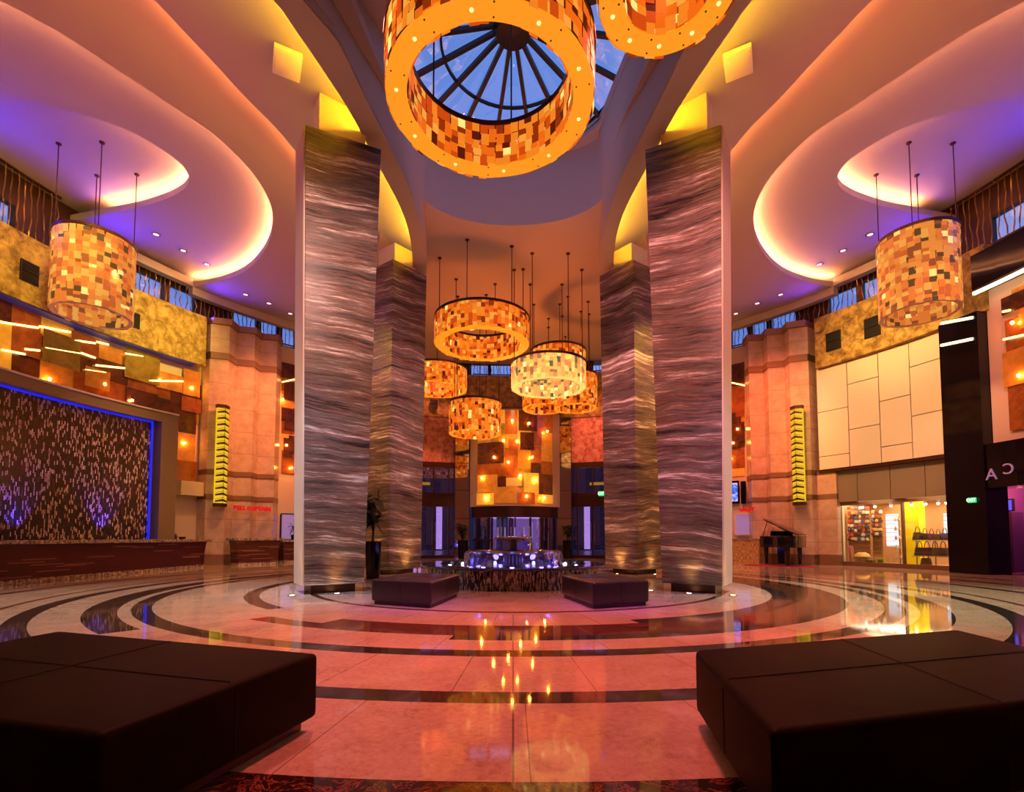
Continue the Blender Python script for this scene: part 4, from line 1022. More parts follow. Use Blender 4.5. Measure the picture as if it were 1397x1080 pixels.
# framed glazed openings behind the two desks
def glazed(x0, x1, y0, y1, R, nm, lab, matg, frame=M['bronze']):
    p0, p1 = phi(x0, (y0 + y1) / 2, R), phi(x1, (y0 + y1) / 2, R); xm = (x0 + x1) / 2; z1, z0 = zat(xm, y0, R), zat(xm, y1, R)
    t = thing(nm, lab, 'window', cyl((p0 + p1) / 2, R, z0))
    MB().arc(p0, p1, z0, z1, R, R + .02).build('glass_pane', matg, t)
    w = .05; mb = MB().arc(p0, p1, z1, z1 + w, R - .03, R + .05).arc(p0, p1, z0 - w, z0, R - .03, R + .05)
    for q in (p0, p1): mb.arc(q - .002, q + .002, z0, z1, R - .03, R + .05)
    mb.build('glass_frame', frame, t); return t
M['lav'] = plain('lavender_lit_glass', (.3, .25, .4), .15, 0, emit=(.45, .3, .75), es=.35)
glazed(383, 425, 702, 735, 14.9, 'service_window', 'dim lavender service window behind the low desk at the left front pillar', M['lav'])  # lavender reflection put in as a glow of the pane
glazed(1003, 1031, 702, 728, 14.4, 'service_window', 'lavender lit window with a white frame above the reed fronted valet counter', M['lav'], M['white_board'])
# valet counter
a5, a6 = oncyl(1036, 758, 13.75), oncyl(980, 758, 13.9)
d = Vector((a5.x - a6.x, a5.y - a6.y, 0)).normalized(); n = Vector((-d.y, d.x, 0)); 
t = thing('valet_counter', 'golden reed fronted counter below the VALET sign beside the piano', 'counter', (a5.x, a5.y, 0))
MB().prism([(a6.x, a6.y), (a5.x, a5.y), (a5.x + n.x * .5, a5.y + n.y * .5), (a6.x + n.x * .5, a6.y + n.y * .5)], 0, 1.0).build('reed_front', M['reed'], t)
e = [Vector((a6.x, a6.y, 0)) - n * .05, Vector((a5.x, a5.y, 0)) - n * .05 + d * .05]
MB().prism([(e[0].x, e[0].y), (e[1].x, e[1].y), (e[1].x + n.x * .6, e[1].y + n.y * .6), (e[0].x + n.x * .6, e[0].y + n.y * .6)], 1.0, 1.05).build('counter_top', M['granite'], t)
# television screens
def tv(x0, x1, y0, y1, R, lab, mat):
    p0, p1 = phi(x0, 670, R), phi(x1, 670, R); xm = (x0 + x1) / 2; z1, z0 = zat(xm, y0, R), zat(xm, y1, R)
    t = thing('television', lab, 'television', cyl((p0 + p1) / 2, R, z0))
    MB().arc(p0, p1, z0, z1, R, R + .08).build('casing', M['black_gloss'], t)
    MB().arc(p0 + .004, p1 - .004, z0 + .1, z1 - .1, R - .01, R).build('screen', mat, t)
sm = Mat('blue_picture', rough=.2); n_ = sm.noise(sm.coord('Object'), 3, 4, .6, 1); sm.set('col', (.01, .01, .02)); sm.set('emit', sm.ramp(n_, [(.38, (.01, .03, .35)), (.52, (.05, .2, .9)), (.62, (.8, .5, .9))])); sm.set('es', 1.1)
tv(988, 1008, 656, 687, 14.7, 'television showing a blue picture, partly behind the right front pillar', sm.m)
tv(1010.5, 1017, 656, 687, 14.7, 'black switched off television seen edge on right of the blue one', M['black_gloss'])

# ---- right side: white panel wall, grey fascia
RP = 14.7
pA, pB = phi(1115, 560, RP), phi(1286, 560, RP)
t = thing('panel_wall', 'large white wall of staggered rectangular panels above the shop', 'panelled wall', cyl((pA + pB) / 2, RP, 3.8))
xs = [1115, 1157, 1200, 1243, 1287]; sp = [(.43, .87), (.22, .65), (.45, .86), (.22, .64)]
mb = MB()
for k in range(4):
    a, b = phi(xs[k], 560, RP), phi(xs[k + 1], 560, RP); cz = [7.95 - (7.95 - 3.83) * f for f in (0,) + sp[k] + (1,)]
    for q in range(3): mb.arc(a + .0009, b - .0009, cz[q + 1] + .014, cz[q] - .014, RP, RP + .06)
mb.build('panels', M['white_board'], t)
MB().arc(pA, pB, 3.80, 7.97, RP + .05, RP + .2).build('backing', M['bronze'], t)
MB().arc(pA, pB + .002, 3.72, 3.80, RP - .05, RW).build('bottom_rail', M['bronze'], t)
mb = MB()
for k, (xa, xb) in enumerate(((1124, 1170), (1170, 1215), (1215, 1263), (1263, 1294))): mb.arc(phi(xa, 660, RW - .08) + .0008, phi(xb, 660, RW - .08) - .0008, 2.5, 3.72, RW - .1, RW - .04)
tag(mb.build('grey_fascia', M['grey_board']), 'plain grey fascia panels between the white panel wall and the shop window', 'fascia')

# ---- dark glossy pier and the right end
RD = 14.2
pz1 = 8.6
pD0, pD1 = phi(1287, 600, RD), phi(1341, 600, RD)
t = thing('dark_pier', 'tall glossy black pier between the shop window and the casino entrance', 'pier', cyl((pD0 + pD1) / 2, RD))
MB().arc(pD0, pD1, 0, 7.94, RD, RW).build('pier_cladding', M['black_gloss'], t)
for xa, ya, xb, yb in ((1284, 441, 1327, 433), (1284, 471, 1327, 462)):  # light stripes reflected in the pier, built as glowing bars
    a, b = oncyl(xa, ya, RD - .03), oncyl(xb, yb, RD - .03); MB().tube([a, b], .045, 6).build('reflection_bar', glow('pale_yellow_bar', (1, .85, .35), 3) if 'pale_yellow_bar' not in bpy.data.materials else bpy.data.materials['pale_yellow_bar'], t)
RE = 14.05
pE0 = phi(1326, 400, RE); zE0, zE1 = zat(1397, 362, RE), zat(1397, 310, RE)
t = thing('dark_canopy_band', 'dark fascia band with a bright light line above the pink wall at the right edge', 'fascia', cyl(pE0 + .1, RE, zE0))
MB().arc(pE0, pE0 + .5, zE0, zE1, RE, RW).build('fascia_board', M['black_gloss'], t)
MB().arc(pE0, pE0 + .5, zE0 - .14, zE0 - .06, RE + .02, RE + .1).build('light_line', glow('white_line', (1, .78, .4), 6), t)
zP0 = zat(1370, 605, 14.55)
structure('wall_pink', MB().arc(pD1 + .001, pD1 + .45, zP0, zE0, 14.55, RW), plain('pink_plaster', (.75, .52, .46), .5), smooth=True)
zS0 = zat(1370, 664, 14.3)
t = thing('sign_fascia', 'black sign band with thin silver letters above the purple casino entrance', 'sign', cyl(pD1 + .1, 14.3, zS0))
MB().arc(pD1 + .001, pD1 + .45, zS0, zP0 + .02, 14.25, RW).build('fascia_board', M['black_gloss'], t)
oA, _ = mount_text('A', 'x', 1345, 1361, 654, 14.2, plain('brushed_letters', (.5, .35, .6), .25, .6, emit=(.6, .3, .7), es=.2), 'letter', 'sign', .015)
oC, _ = mount_text('C', 'x', 1369, 1383, 646, 14.2, bpy.data.materials['brushed_letters'], 'letter', 'sign', .015)
oC.rotation_euler.z += pi
for o in (oA, oC):
    for kk in ('label', 'category'): del o[kk]
    mw = o.matrix_basis.copy(); o.parent = t; o.matrix_parent_inverse = Matrix.Translation(-t.location)

# exit signs
M['exit'] = glow('green_exit', (.02, .75, .18), 1.4)
def exit_sign(x, y, R, w, h, lab):
    p = oncyl(x, y, R); ph = atan2(p.x, p.y - CY); t = thing('exit_sign', lab, 'sign', p, 'green exit signs')
    MB().arc(ph - w / 2 / R, ph + w / 2 / R, p.z - h / 2, p.z + h / 2, R, R + .06).build('sign_box', M['exit'], t)
    cu = bpy.data.curves.new('exit_lettering', 'FONT'); cu.body = 'EXIT'; cu.align_x = 'CENTER'; cu.align_y = 'CENTER'; cu.size = h * .85; cu.extrude = .004
    o = bpy.data.objects.new('exit_lettering', cu); COL.objects.link(o); cu.materials.append(plain('white_lettering', (.9, .9, .9), .5, 0, emit=(.9, 1, .9), es=1.2))
    bpy.context.view_layer.update(); me = bpy.data.meshes.new_from_object(o); bpy.data.objects.remove(o)
    o = bpy.data.objects.new('exit_lettering', me); COL.objects.link(o)
    q = cyl(ph, R - .012, p.z); o.location = q; o.rotation_euler = (pi / 2, 0, -ph); o.parent = t; o.matrix_parent_inverse = Matrix.Translation(-t.location)
exit_sign(821, 673, 14.8, .34, .24, 'small green EXIT sign over the far doors right of the entrance')
exit_sign(1325, 682, RD - .08, .2, .15, 'small green EXIT sign on the glossy black pier')

# ================================================================== METAL SCREENS along the clerestory
def screen(p0, p1, z0, z1, seed, lab):
    rr = random.Random(seed); R = 14.78; t = thing('metal_screen', lab, 'screen', cyl((p0 + p1) / 2, R, z0), 'bent metal fin screens along the clerestory')
    n = int((p1 - p0) * R / .17); mb = MB()
    for k in range(n):
        ph = p0 + (p1 - p0) * (k + .5) / n; P = []; m = 6 if z1 - z0 > 1.3 else 4
        for q in range(m + 1):
            P.append(cyl(ph + (rr.uniform(-.0028, .0028) if 0 < q < m else 0), R + rr.uniform(-.03, .03), z0 + (z1 - z0) * q / m))
        mb.tube(P, .02, 4)
    mb.build('fins', M['gold_metal'], t)
    MB().arc(p0, p1, z1 - .05, z1, R - .04, R + .04).build('top_rail', M['bronze'], t); MB().arc(p0, p1, z0, z0 + .04, R - .04, R + .04).build('bottom_rail', M['bronze'], t)
k = 0; step = .14
p = -1.78
while p + step < -.285:
    screen(p, p + step - .004, 10.0, 11.95 if p < -1.4 else 11.3 if p < -1.05 else 10.98, 100 + k, 'screen of bent bronze fins above the %s' % ('left gold wall, taller, under the blue ceiling' if p < -1.4 else 'left gold wall beside the blue windows' if p < -.95 else 'left cream column cluster')); k += 1; p += step
p = .30
while p < 1.78:
    screen(p, p + step - .004, 10.0, 11.95 if p > 1.26 else 11.3 if p > .95 else 10.98, 100 + k, 'screen of bent bronze fins above the %s' % ('right gold wall, taller, under the blue ceiling' if p > 1.26 else 'right gold wall beside the blue windows' if p > .9 else 'right cream column cluster')); k += 1; p += step
for q in range(4):
    screen(-.30 + q * .15, -.30 + q * .15 + .146, 10.0, 10.58, 200 + q, 'low metal railing screen in front of the far blue windows')

# ================================================================== ENTRANCE at the back
M['frame'] = plain('dark_red_bronze_frame', (.05, .018, .016), .3, .5)
def doorset(side):
    f = (lambda x: x) if side == 'left' else (lambda x: 1400 - x)
    xs = sorted([f(562), f(620)]); a, b = phi(xs[0], 700), phi(xs[1], 700)
    t = thing('entrance_doors', 'dark framed glass doors with a glazed transom, %s of the glowing entrance art panel' % side, 'door', cyl((a + b) / 2, RW))
    mb = MB()
    for q in (0, .14, .5, .86, 1): ph = a + (b - a) * q; mb.arc(ph - .0026, ph + .0026, 0, 4.95, RW - .04, RW + .08)
    for z0, z1 in ((0, .16), (2.75, 2.9), (3.35, 3.5), (4.85, 5.15)): mb.arc(a, b, z0, z1, RW - .04, RW + .08)
    mb.arc(a, b, 2.9, 3.4, RW + .0, RW + .06)
    mb.build('door_frame', M['frame'], t); MB().arc(a, b, .1, 4.9, RW + .03, RW + .04).build('glass_pane', M['dark_glass'], t)
    for q in (.46, .54):
        ph = a + (b - a) * q; MB().tube([cyl(ph, RW - .1, .9), cyl(ph, RW - .1, 1.9)], .015, 6).build('door_handle', M['chrome'], t)
    u0, u1 = (a + (b - a) * .05, a + (b - a) * .45) if side == 'left' else (a + (b - a) * .4, b)
    tag(MB().arc(u0, u1, 3.95, 4.10, RW + .5, RW + .54).build('light_strip', M['sconce_glow']), 'yellow green light strip seen through the transom of the %s entrance doors' % side, 'light strip')
    # mirrored bronze pilaster between the doors and the drum
    xs = sorted([f(620), f(640)]); c, d = phi(xs[0], 650), phi(xs[1], 650)
    t2 = thing('mirrored_pilaster', 'tall bronze mirror pilaster just %s of the entrance drum' % side, 'pilaster', cyl((c + d) / 2, RW))
    MB().arc(c, d, 0, 7.6, RW - .25, RW - .05).build('mirror_panel', M['mirror'], t2)
    mb = MB()
    for z in (2.1, 3.6, 5.1, 6.5): mb.arc(c, d, z, z + .03, RW - .262, RW - .25)
    for ph in (c, d): mb.arc(ph - .0008, ph + .0008, 0, 7.6, RW - .27, RW - .25)
    mb.build('mirror_trim', M['frame'], t2)
doorset('left'); doorset('right')
DC = (0, 29.0); DR = 3.15
def dphi(x): # angle on the drum for a photograph column
    best = min(((abs(CX + F * (DR * sin(t)) / (DC[1] - DR * cos(t)) - x), t) for t in [k * .002 - 1.2 for k in range(1200)]))[1]; return best
def darc(mb, t0, t1, z0, z1, r0, r1): return mb.arc(pi - t0, pi - t1, z0, z1, r0, r1, c=DC)
t = thing('entrance_drum', 'curved cream framed drum over the revolving door, carrying the glowing amber art', 'entrance canopy', (0, DC[1] - DR, 2.7))
ta, tb_ = dphi(641), dphi(764); za0, za1 = 2.78, 7.75
darc(MB(), ta, tb_, za0 - .06, za1, DR - .5, DR).build('drum_frame', M['cream'], t, smooth=True)
darc(MB(), ta, tb_, 2.15, za0 - .06, DR - .4, DR - .12).build('dark_header', M['frame'], t, smooth=True)
darc(MB(), ta, tb_, za1, za1 + .08, DR - .5, DR + .05).build('top_trim', M['bronze'], t)
art = thing('entrance_artwork', 'glowing amber patchwork artwork with bright lamps over the central entrance', 'wall art', (0, DC[1] - DR, 3.1))
rr = random.Random(21)
yz = lambda y: ony(700, y, DC[1] - DR).z
xs = [653, 671, 689, 706, 724, 738, 753]; 
for k in range(6):
    y = 559
    while y < 680:
        h = rr.uniform(16, 34); e = min(y + h, 686); e = 686 if 686 - e < 9 else e
        mi = rr.choice((1, 2, 2, 4, 2, 1, 3, 0)); so = rr.choice((0, .05, .1))
        darc(MB(), dphi(xs[k]) - .004, dphi(xs[k + 1]) + .004, yz(e), yz(y), DR + .02 + so, DR + .035 + so).build('glass_panel', ART2[mi], art); y = e
for (x0, y0, x1, y1, mi) in ((707, 560, 731, 588, 0), (654, 603, 688, 632, 0), (709, 590, 727, 614, 0), (653, 633, 684, 646, 1), (680, 650, 691, 664, 0), (733, 646, 751, 674, 0), (705, 672, 728, 687, 1), (654, 647, 680, 671, 2), (714, 645, 733, 671, 4), (653, 672, 675, 688, 4), (691, 652, 711, 663, 4), (694, 600, 706, 620, 1)):
    darc(MB(), dphi(x0), dphi(x1), yz(y1), yz(y0), DR + .17, DR + .185).build('glass_panel', ART2[mi], art)
for x, y in ((699, 575), (720, 578), (743, 587), (688, 602), (705, 603), (676, 624), (724, 624), (694, 631), (661, 651), (709, 649), (728, 655), (666, 679), (717, 677), (739, 678)):
    th_ = dphi(x); q = Vector((DC[0] + (DR + .27) * sin(th_), DC[1] - (DR + .27) * cos(th_), yz(y))); MB().sphere(q, .05, 8).build('bulb', M['bulb'], art, smooth=True)
# revolving door under the drum
t = thing('revolving_door', 'dark framed revolving glass door under the glowing artwork', 'revolving door', (0, DC[1] - 1.2, 0))
mb = MB()
for x in (648, 663, 668, 684, 703, 726, 744, 750, 762):
    th_ = dphi(x); darc(mb, th_ - .012, th_ + .012, 0, 2.14, DR - .35, DR - .2)
darc(mb, ta, tb_, 0, .12, DR - .35, DR - .2); darc(mb, ta, dphi(668), .9, 1.0, DR - .34, DR - .22)
mb.build('door_frame', M['frame'], t)
darc(MB(), ta, tb_, .1, 2.14, DR - .28, DR - .27).build('curved_glass', M['dark_glass'], t)
for k in range(3):
    a = k * 2 * pi / 3 + .4; v = Vector((cos(a), sin(a), 0)); c = Vector((0, DC[1] - 1.0, 1.1)) + v * .9
    MB().obox(c, v * .9, Vector((-v.y, v.x, 0)) * .02, Vector((0, 0, 1.05))).build('door_wing', M['dark_glass'], t)
for sd, x in (('left', 633), ('right', 774)):
    q = oncyl(x, 757, 14.1); plant('bushy plant in a dark planter standing %s of the revolving door' % sd, (q.x, q.y, 0), 1.75, .95, .24, .45, 170, None, 40 + x)
# outside, seen through the glass
structure('exterior_ground', MB().slab([(-40, 27.9), (40, 27.9), (40, 60), (-40, 60)], [], -.25, -.03), plain('driveway', (.05, .045, .06), .3))
structure('exterior_wall', MB().box((0, 44, 4), (60, .4, 8)), plain('night_facade', (.06, .05, .09), .6, 0))
M['lavwin'] = glow('lavender_lit_window', (.50, .34, .80), 2.2)
for x, w, h, z in ((-11.6, 1.5, 5, 2.6), (-8.3, .7, 5, 2.6), (-6.4, .5, 4.6, 2.4), (.9, 2.7, 3.6, 1.9), (-1.7, .5, 3.4, 1.8), (6.4, .5, 4.6, 2.4), (9.4, 1.0, 4.4, 2.2)):
    tag(MB().box((x, 43.75, z), (w, .1, h)).build('lit_window', M['lavwin']), 'lavender lit window outside, seen through the entrance glass', 'window', 'lit windows outside the entrance')

# ================================================================== SHOP
pS0, pS1 = ph_shop0, ph_shop1
M['shopwall'] = plain('tan_shop_wall', (.55, .30, .12), .6); M['brown'] = plain('brown_mullion', (.16, .08, .04), .4)
RS = 18.0
mb = MB().arc(pS0 - .02, pS1 + .02, 0, 2.75, RS, RS + .1); mb.arc(pS0 - .022, pS0 - .018, 0, 2.75, RW + .3, RS).arc(pS1 + .018, pS1 + .022, 0, 2.75, RW + .3, RS)
structure('wall_shop', mb, M['shopwall']); structure('ceiling_shop', MB().arc(pS0 - .02, pS1 + .02, 2.65, 2.8, RW + .3, RS), M['shopwall'])
structure('floor_shop', MB().arc(pS0, pS1, 0, .06, RW + .02, RS), plain('shop_floor', (.5, .38, .28), .3))
t = thing('shop_front', 'glazed shop window with brown frame below the grey fascia', 'shop window', cyl((pS0 + pS1) / 2, RW))
mb = MB().arc(pS0, pS1, 0, .16, RW - .02, RW + .12).arc(pS0, pS1, 2.36, 2.52, RW - .02, RW + .12)
for q in (0, .57, 1): ph = pS0 + (pS1 - pS0) * q; mb.arc(ph - (.006 if q == 0 else .0016), ph + .0016, 0, 2.5, RW - .02, RW + .12)
mb.build('window_frame', M['brown'], t); MB().arc(pS0, pS1, .1, 2.4, RW + .04, RW + .05).build('glass_pane', M['glass'], t)
for q, pw in ((.28, 190), (.72, 190)):
    c = cyl(pS0 + (pS1 - pS0) * q, 16.2, 2.5); light('AREA', 'shop_light', c, (1, .68, .38), pw, (c.x, c.y, 0), 2.6)
def at(x, y, R): p = oncyl(x, y, R); return p, atan2(p.x, p.y - CY)
for k, x in enumerate((1176, 1193, 1215, 1243, 1262, 1279, 1290)):
    p, ph = at(x, 690, 15.7); t = thing('track_spotlight', 'small black spotlight hanging from the shop ceiling', 'spotlight', (p.x, p.y, 2.4), 'spotlights on the shop ceiling')
    MB().tube([(p.x, p.y, 2.65), (p.x, p.y, 2.42)], .012, 6).build('stem', M['dark'], t)
    MB().tube([(p.x, p.y, 2.44), (p.x - .03, p.y - .06, 2.30)], [.035, .06], 10).build('lamp_head', M['dark'], t)
    MB().sphere((p.x - .035, p.y - .07, 2.29), .045, 6).build('lens', M['uplight'], t)
# souvenir racks, every packet its own object
pal = [(.7, .1, .06), (.8, .7, .6), (.15, .05, .04), (.75, .3, .12), (.8, .78, .72), (.35, .12, .1), (.85, .55, .2), (.12, .15, .3)]
pm = [plain('packet_%s' % n, c, .3) for n, c in zip(('red', 'cream', 'dark', 'orange', 'white', 'maroon', 'honey', 'navy'), pal)]
pn = ('red', 'cream', 'dark brown', 'orange', 'white', 'maroon', 'honey yellow', 'navy')
protos = {}
def packet(x, y, R, rr):
    k = rr.randrange(8); kind = rr.randrange(2); p, ph = at(x, y, R)
    if (k, kind) not in protos:
        mb = MB(); 
        if kind: mb.box((0, 0, 0), (.13, .05, .11)); mb.box((0, 0, .065), (.03, .01, .03))
        else: mb.lathe([(.001, -.06), (.05, -.055), (.06, 0), (.045, .05), (.02, .06), (.001, .065)], (0, 0, 0), 10)
        o = mb.build('souvenir', pm[k], bevel=.006 if kind else 0, smooth=True)
    else: o = protos[(k, kind)].copy(); COL.objects.link(o)
    protos[(k, kind)] = o; o.location = p; o.rotation_euler = (0, 0, -ph)
    return tag(o, 'small %s %s hanging on the souvenir rack in the shop window' % (pn[k], 'boxed souvenir' if kind else 'round souvenir'), 'souvenir', 'souvenirs on the shop racks, %s %s' % (pn[k], 'boxes' if kind else 'rounds'))
def rack(x0, x1, ztop, lab, R):
    a, b = phi(x0, 720, R), phi(x1, 720, R); t = thing('display_rack', lab, 'rack', cyl((a + b) / 2, R)); c = (a + b) / 2
    MB().arc(a, b, .06, ztop, R + .05, R + .07).build('back_panel', M['shopwall'], t)
    mb = MB()
    z = .55
    while z < ztop: mb.arc(a, b, z, z + .012, R - .05, R + .06); z += .185
    mb.build('rails', M['chrome'], t)
rr = random.Random(5)
rack(1156, 1186, 2.2, 'tall rack of colourful souvenirs at the left end of the shop window', 16.0)
for x in (1158, 1163, 1168, 1173, 1178, 1183):
    for y in range(693, 741, 6): packet(x + rr.uniform(-.8, .8), y + rr.uniform(-.5, .5), 15.95, rr)
rack(1189, 1203, 2.1, 'narrow orange rack of souvenirs beside the lit white shelves', 16.2)
for x in (1191, 1196, 1201):
    for y in range(698, 733, 6): packet(x + rr.uniform(-.5, .5), y, 16.15, rr)
a, b = phi(1205, 720, 17.0), phi(1222, 720, 17.0)
t = thing('lit_shelf_unit', 'bright white backlit shelf unit in the middle of the shop', 'shelf', cyl((a + b) / 2, 17))
MB().arc(a, b, .75, 2.05, 17.2, 17.25).build('light_panel', glow('shelf_light', (1, .9, .8), 1.6), t)
for q in range(8): MB().arc(a, b, .78 + q * .17, .79 + q * .17, 17.0, 17.2).build('shelf', M['grey_board'], t)
a2_, b2_ = phi(1283, 720, 17.0), phi(1297, 720, 17.0)
t = thing('lit_shelf_unit', 'small white backlit shelf unit at the right end of the shop', 'shelf', cyl((a2_ + b2_) / 2, 17))
MB().arc(a2_, b2_, 1.2, 2.0, 17.2, 17.25).build('light_panel', bpy.data.materials['shelf_light'], t)
for q in range(5): MB().arc(a2_, b2_, 1.22 + q * .17, 1.23 + q * .17, 17.0, 17.2).build('shelf', M['grey_board'], t)
a, b = phi(1233, 720, 16.4), phi(1256, 720, 16.4)
tag(MB().arc(a, b, .06, 2.6, 16.3, 16.7).build('yellow_pillar', plain('bright_yellow_paint', (.95, .75, .0), .4, 0, emit=(1, .8, 0), es=.06)), 'bright yellow square pillar inside the shop', 'pillar')  # faint glow added to the yellow paint
# glass display tower with white trinkets
p, ph = at(1228, 752, 15.8); t = thing('display_tower', 'glass display tower with chrome shelves in the shop window', 'display stand', (p.x, p.y, .06))
for q in range(5):
    MB().lathe([(.001, .3 + q * .35), (.2, .3 + q * .35), (.2, .315 + q * .35), (.001, .315 + q * .35)], (p.x, p.y, 0), 20).build('shelf', M['glass'], t)
MB().tube([(p.x, p.y, .06), (p.x, p.y, 1.9)], .02, 8).build('post', M['chrome'], t)
for q in range(5):
    for s_ in range(3):
        an = s_ * 2.1 + q; o = MB().lathe([(.001, 0), (.035, .01), (.045, .07), (.02, .12), (.03, .15), (.001, .16)], (0, 0, 0), 10).build('trinket', pm[4 if s_ else 6], smooth=True)
        o.location = (p.x + .12 * cos(an), p.y + .12 * sin(an), .316 + q * .35); tag(o, 'small pale vase shaped trinket on the glass display tower', 'trinket', 'trinkets on the glass display tower')
# handbags on two shelves
R_b = 15.75; a, b = phi(1247, 740, R_b), phi(1299, 740, R_b)
t = thing('bag_shelf', 'long low two tier shelf full of dark handbags in the shop window', 'shelf', cyl((a + b) / 2, R_b))
for z in (.42, .98): MB().arc(a, b, z, z + .015, R_b - .15, R_b + .2).build('shelf', M['grey_board'], t)
for ph in (a, (a + b) / 2, b): MB().arc(ph - .001, ph + .001, .06, 1.0, R_b + .12, R_b + .16).build('leg', M['chrome'], t)
bm_ = [plain('bag_' + n, c, .45) for n, c in (('olive', (.09, .06, .02)), ('brown', (.05, .025, .015)), ('plum', (.10, .02, .05)))]
def bag(x, z, s_, mi, lab):
    p, ph = at(x, 730, R_b); t = thing('handbag', lab, 'handbag', (p.x, p.y, z), 'dark handbags in the shop window'); ux = Vector((cos(ph), -sin(ph), 0)); un = Vector((-sin(ph), -cos(ph), 0)); c = Vector((p.x, p.y, z))
    w, d, h = .145 * s_, .08 * s_, .27 * s_
    bq = [c - ux * w + un * d, c + ux * w + un * d, c + ux * w - un * d, c - ux * w - un * d]; tq = [c + (q - c) * .72 + Vector((0, 0, h)) for q in bq]
    MB().hexa(bq, tq).build('bag_body', bm_[mi], t, bevel=.02)
    P = [c + ux * (w * .5 * cos(g)) + Vector((0, 0, h + .2 * s_ * sin(g))) for g in [k * pi / 8 for k in range(9)]]
    MB().tube(P, .012 * s_, 6).build('handle', bm_[mi], t)
for k, (x, s_) in enumerate(((1252, 1.05), (1262, .9), (1271, .85), (1280, .8), (1289, .9))): bag(x, 1.01, s_, k % 3, 'dark handbag with looped handle on the upper bag shelf, %s from the left' % ('first', 'second', 'third', 'fourth', 'fifth')[k])
for k, (x, s_) in enumerate(((1254, 1.1), (1264, 1.1), (1275, 1.1), (1286, 1.1))): bag(x, .45, s_, (k + 1) % 3, 'dark handbag on the lower bag shelf, %s from the left' % ('first', 'second', 'third', 'fourth')[k])
bag(1262, .06, 1.15, 0, 'dark slouchy handbag standing on the shop floor under the bag shelf')
p, ph = at(1176, 752, 15.5); t = thing('wicker_basket', 'round pale wicker basket with a yellow cloth in the shop window', 'basket', (p.x, p.y, .06))
MB().lathe([(.001, 0), (.22, 0), (.30, .28), (.33, .3), (.28, .3), (.24, .1), (.001, .1)], (p.x, p.y, .06), 24).build('basket_body', plain('wicker', (.6, .42, .2), .7), t, smooth=True)
MB().lathe([(.28, .28), (.22, .40), (.12, .46), (.001, .44)], (p.x, p.y, .06), 20).build('cloth', plain('yellow_cloth', (.85, .55, .15), .8), t, smooth=True)
p, ph = at(1162, 748, 15.5); t = thing('beach_board', 'pink and white striped beach board leaning at the left end of the shop window', 'beach board', (p.x, p.y, .06))
MB().obox((p.x, p.y, .42), Vector((cos(ph), -sin(ph), 0)) * .09, Vector((sin(ph) * .02, cos(ph) * .02, 0)), Vector((-.08, -.03, .36))).build('board_body', plain('pink_board', (.85, .2, .35), .4), t, bevel=.02)
MB().obox((p.x - .02, p.y - .04, .42), Vector((cos(ph), -sin(ph), 0)) * .03, Vector((sin(ph) * .01, cos(ph) * .01, 0)), Vector((-.08, -.03, .34))).build('white_stripe', M['white_board'], t)
p, ph = at(1200, 755, 15.5); t = thing('gift_box', 'yellow patterned gift box tilted on the shop window floor', 'box', (p.x, p.y, .06))
MB().box((p.x, p.y, .2), (.36, .08, .28), -ph).build('box_body', plain('yellow_box', (.75, .62, .08), .4), t, bevel=.01)
MB().box((p.x - .02, p.y - .045, .2), (.16, .03, .12), -ph).build('box_picture', plain('green_red_print', (.1, .25, .06), .5), t)
p, ph = at(1187, 757, 15.3); tag(MB().box((p.x, p.y, .15), (.26, .2, .18), -ph).build('wooden_crate', M['brown'], bevel=.008), 'small plain brown crate on the shop window floor beside the basket', 'box')

# ================================================================== CASINO ENTRANCE at the far right
structure('wall_entrance_hall', MB().arc(ph_cas0 - .02, ph_cas1 + .02, 0, 3.0, 19, 19.1).arc(ph_cas0 - .024, ph_cas0 - .02, 0, 3.0, RW + .3, 19), plain('plum_wall', (.35, .12, .30), .5))
structure('ceiling_entrance_hall', MB().arc(ph_cas0 - .02, ph_cas1 + .02, 2.95, 3.1, RW + .3, 19), plain('orange_soffit', (.6, .25, .12), .5))
structure('floor_entrance_hall', MB().arc(ph_cas0, ph_cas1, -.01, .02, RW + .02, 19), plain('purple_carpet', (.10, .02, .10), .6))
q = cyl(ph_cas0 + .07, 16.6, 2.6); light('POINT', 'hall_light', q, (.8, .2, .7), 60, None, .15); q = cyl(ph_cas0 + .02, 15.9, 2.6); light('POINT', 'hall_light', q, (1, .35, .1), 40, None, .1)
p, ph = at(1372, 740, 16.2); t = thing('cabinet', 'purple locker cabinet inside the entrance at the far right', 'cabinet', (p.x, p.y, .02))
MB().box((p.x, p.y, .95), (.72, .5, 1.9), -ph).build('cabinet_body', plain('plum_cabinet', (.10, .03, .10), .4), t, bevel=.01)
f_ = Vector((-sin(ph), -cos(ph), 0)); MB().box(Vector((p.x, p.y, 1.5)) + f_ * .26, (.3, .02, .16), -ph).build('door_plate', plain('orange_plate', (.7, .3, .15), .4), t)
MB().sphere(Vector((p.x, p.y, 1.05)) + f_ * .28 - Vector((cos(ph), -sin(ph), 0)) * .25, .02, 6).build('knob', M['chrome'], t)
t = thing('monitor', 'small blue lit monitor on top of the purple cabinet', 'monitor', (p.x, p.y, 1.92))
MB().box((p.x, p.y, 2.13), (.56, .08, .40), -ph).build('casing', M['dark'], t, bevel=.01); MB().box(Vector((p.x, p.y, 2.13)) + f_ * .045, (.48, .01, .32), -ph).build('screen', glow('indigo_screen', (.10, .08, 1), 1.2), t)
MB().box((p.x, p.y, 1.925), (.2, .14, .02), -ph).build('stand', M['dark'], t)

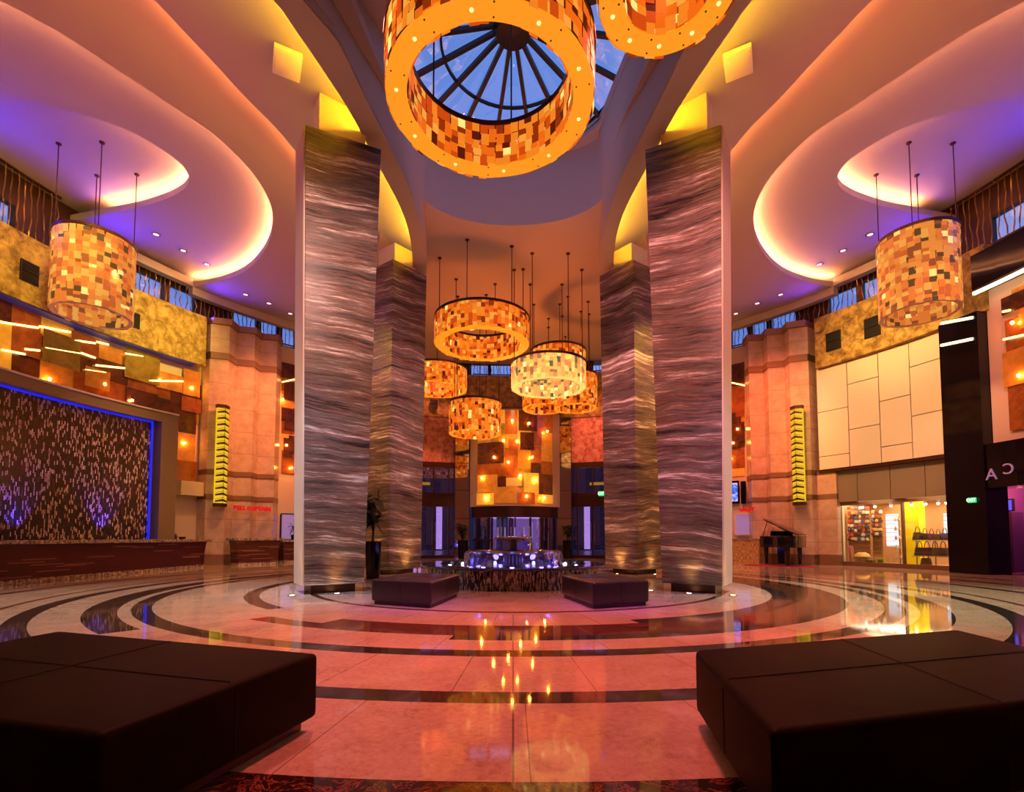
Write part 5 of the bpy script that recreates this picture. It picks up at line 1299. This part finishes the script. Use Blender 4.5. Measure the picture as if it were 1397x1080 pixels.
# ================================================================== GRAND PIANO on its rug
p, ph = at(1061, 766, 12.3); c = Vector((p.x, p.y, 0)); va = atan2(p.x, p.y) + .2
ux = Vector((cos(va), -sin(va), 0)); uy = Vector((sin(va), cos(va), 0))
rg = MB(); n = 48; rr_ = [c + ux * (1.3 * cos(2 * pi * k / n)) + uy * (.85 * sin(2 * pi * k / n) + .3) for k in range(n)]
rg.prism([(q.x, q.y) for q in rr_], 0, .015); tag(rg.build('rug', plain('crimson_rug', (.30, .01, .06), .9)), 'crimson oval rug under the black grand piano', 'rug')
t = thing('grand_piano', 'black grand piano with raised lid on a crimson rug before the stone columns', 'piano', (c.x, c.y, .015))
outl = [(.78, .15), (.78, 1.75), (-.78, 1.75), (-.78, 1.15), (-.70, .85), (-.45, .6), (-.15, .4), (.0, .15), (.10, -.1), (.30, -.25), (.55, -.22), (.72, -.08)]
outl = [(u, w - .45) for u, w in outl]
W_ = lambda u, w, z=0: c + ux * u + uy * w + Vector((0, 0, z))
MB().prism([(W_(u, w).x, W_(u, w).y) for u, w in outl], .72, 1.16).build('case', M['piano'], t, bevel=.02)
H = []; L_ = []
for u, w in outl:
    dd = .78 - u; q_ = W_(.78 - dd * cos(.43), w, 1.18 + dd * sin(.43)); H.append(q_); L_.append(q_ + Vector((0, 0, .05)))
MB().hexa(H, L_).build('lid', M['piano'], t, bevel=.006)
MB().tube([W_(-.62, .55, 1.16), W_(-.45, .5, 1.72)], .014, 6).build('lid_prop', M['dark'], t)
MB().hexa([W_(-.76, 1.28, .76), W_(.76, 1.28, .76), W_(.76, 1.55, .76), W_(-.76, 1.55, .76)], [W_(-.76, 1.28, .8), W_(.76, 1.28, .8), W_(.76, 1.55, .8), W_(-.76, 1.55, .8)]).build('keyboard', M['white_board'], t)
MB().hexa([W_(-.4, .75, 1.16), W_(.4, .75, 1.16), W_(.4, .78, 1.16), W_(-.4, .78, 1.16)], [W_(-.4, .85, 1.36), W_(.4, .85, 1.36), W_(.4, .88, 1.36), W_(-.4, .88, 1.36)]).build('music_stand', M['piano'], t)
for u, w in ((.42, -.38), (-.6, .95), (.6, .95)):
    MB().lathe([(.001, .05), (.05, .05), (.055, .2), (.08, .5), (.095, .73)], W_(u, w, 0), 14).build('leg', M['piano'], t, smooth=True)
    MB().sphere(W_(u, w, .04), .026, 6).build('caster', M['gold_metal'], t)
MB().hexa([W_(-.1, .62, .08), W_(.1, .62, .08), W_(.1, .7, .08), W_(-.1, .7, .08)], [W_(-.14, .62, .7), W_(.14, .62, .7), W_(.14, .7, .7), W_(-.14, .7, .7)]).build('pedal_lyre', M['piano'], t)

for o in bpy.data.objects:
    if 'label' in o and not (4 <= len(o['label'].split()) <= 16): print('LABEL', o.name, len(o['label'].split()), o['label'])
bpy.context.view_layer.update()
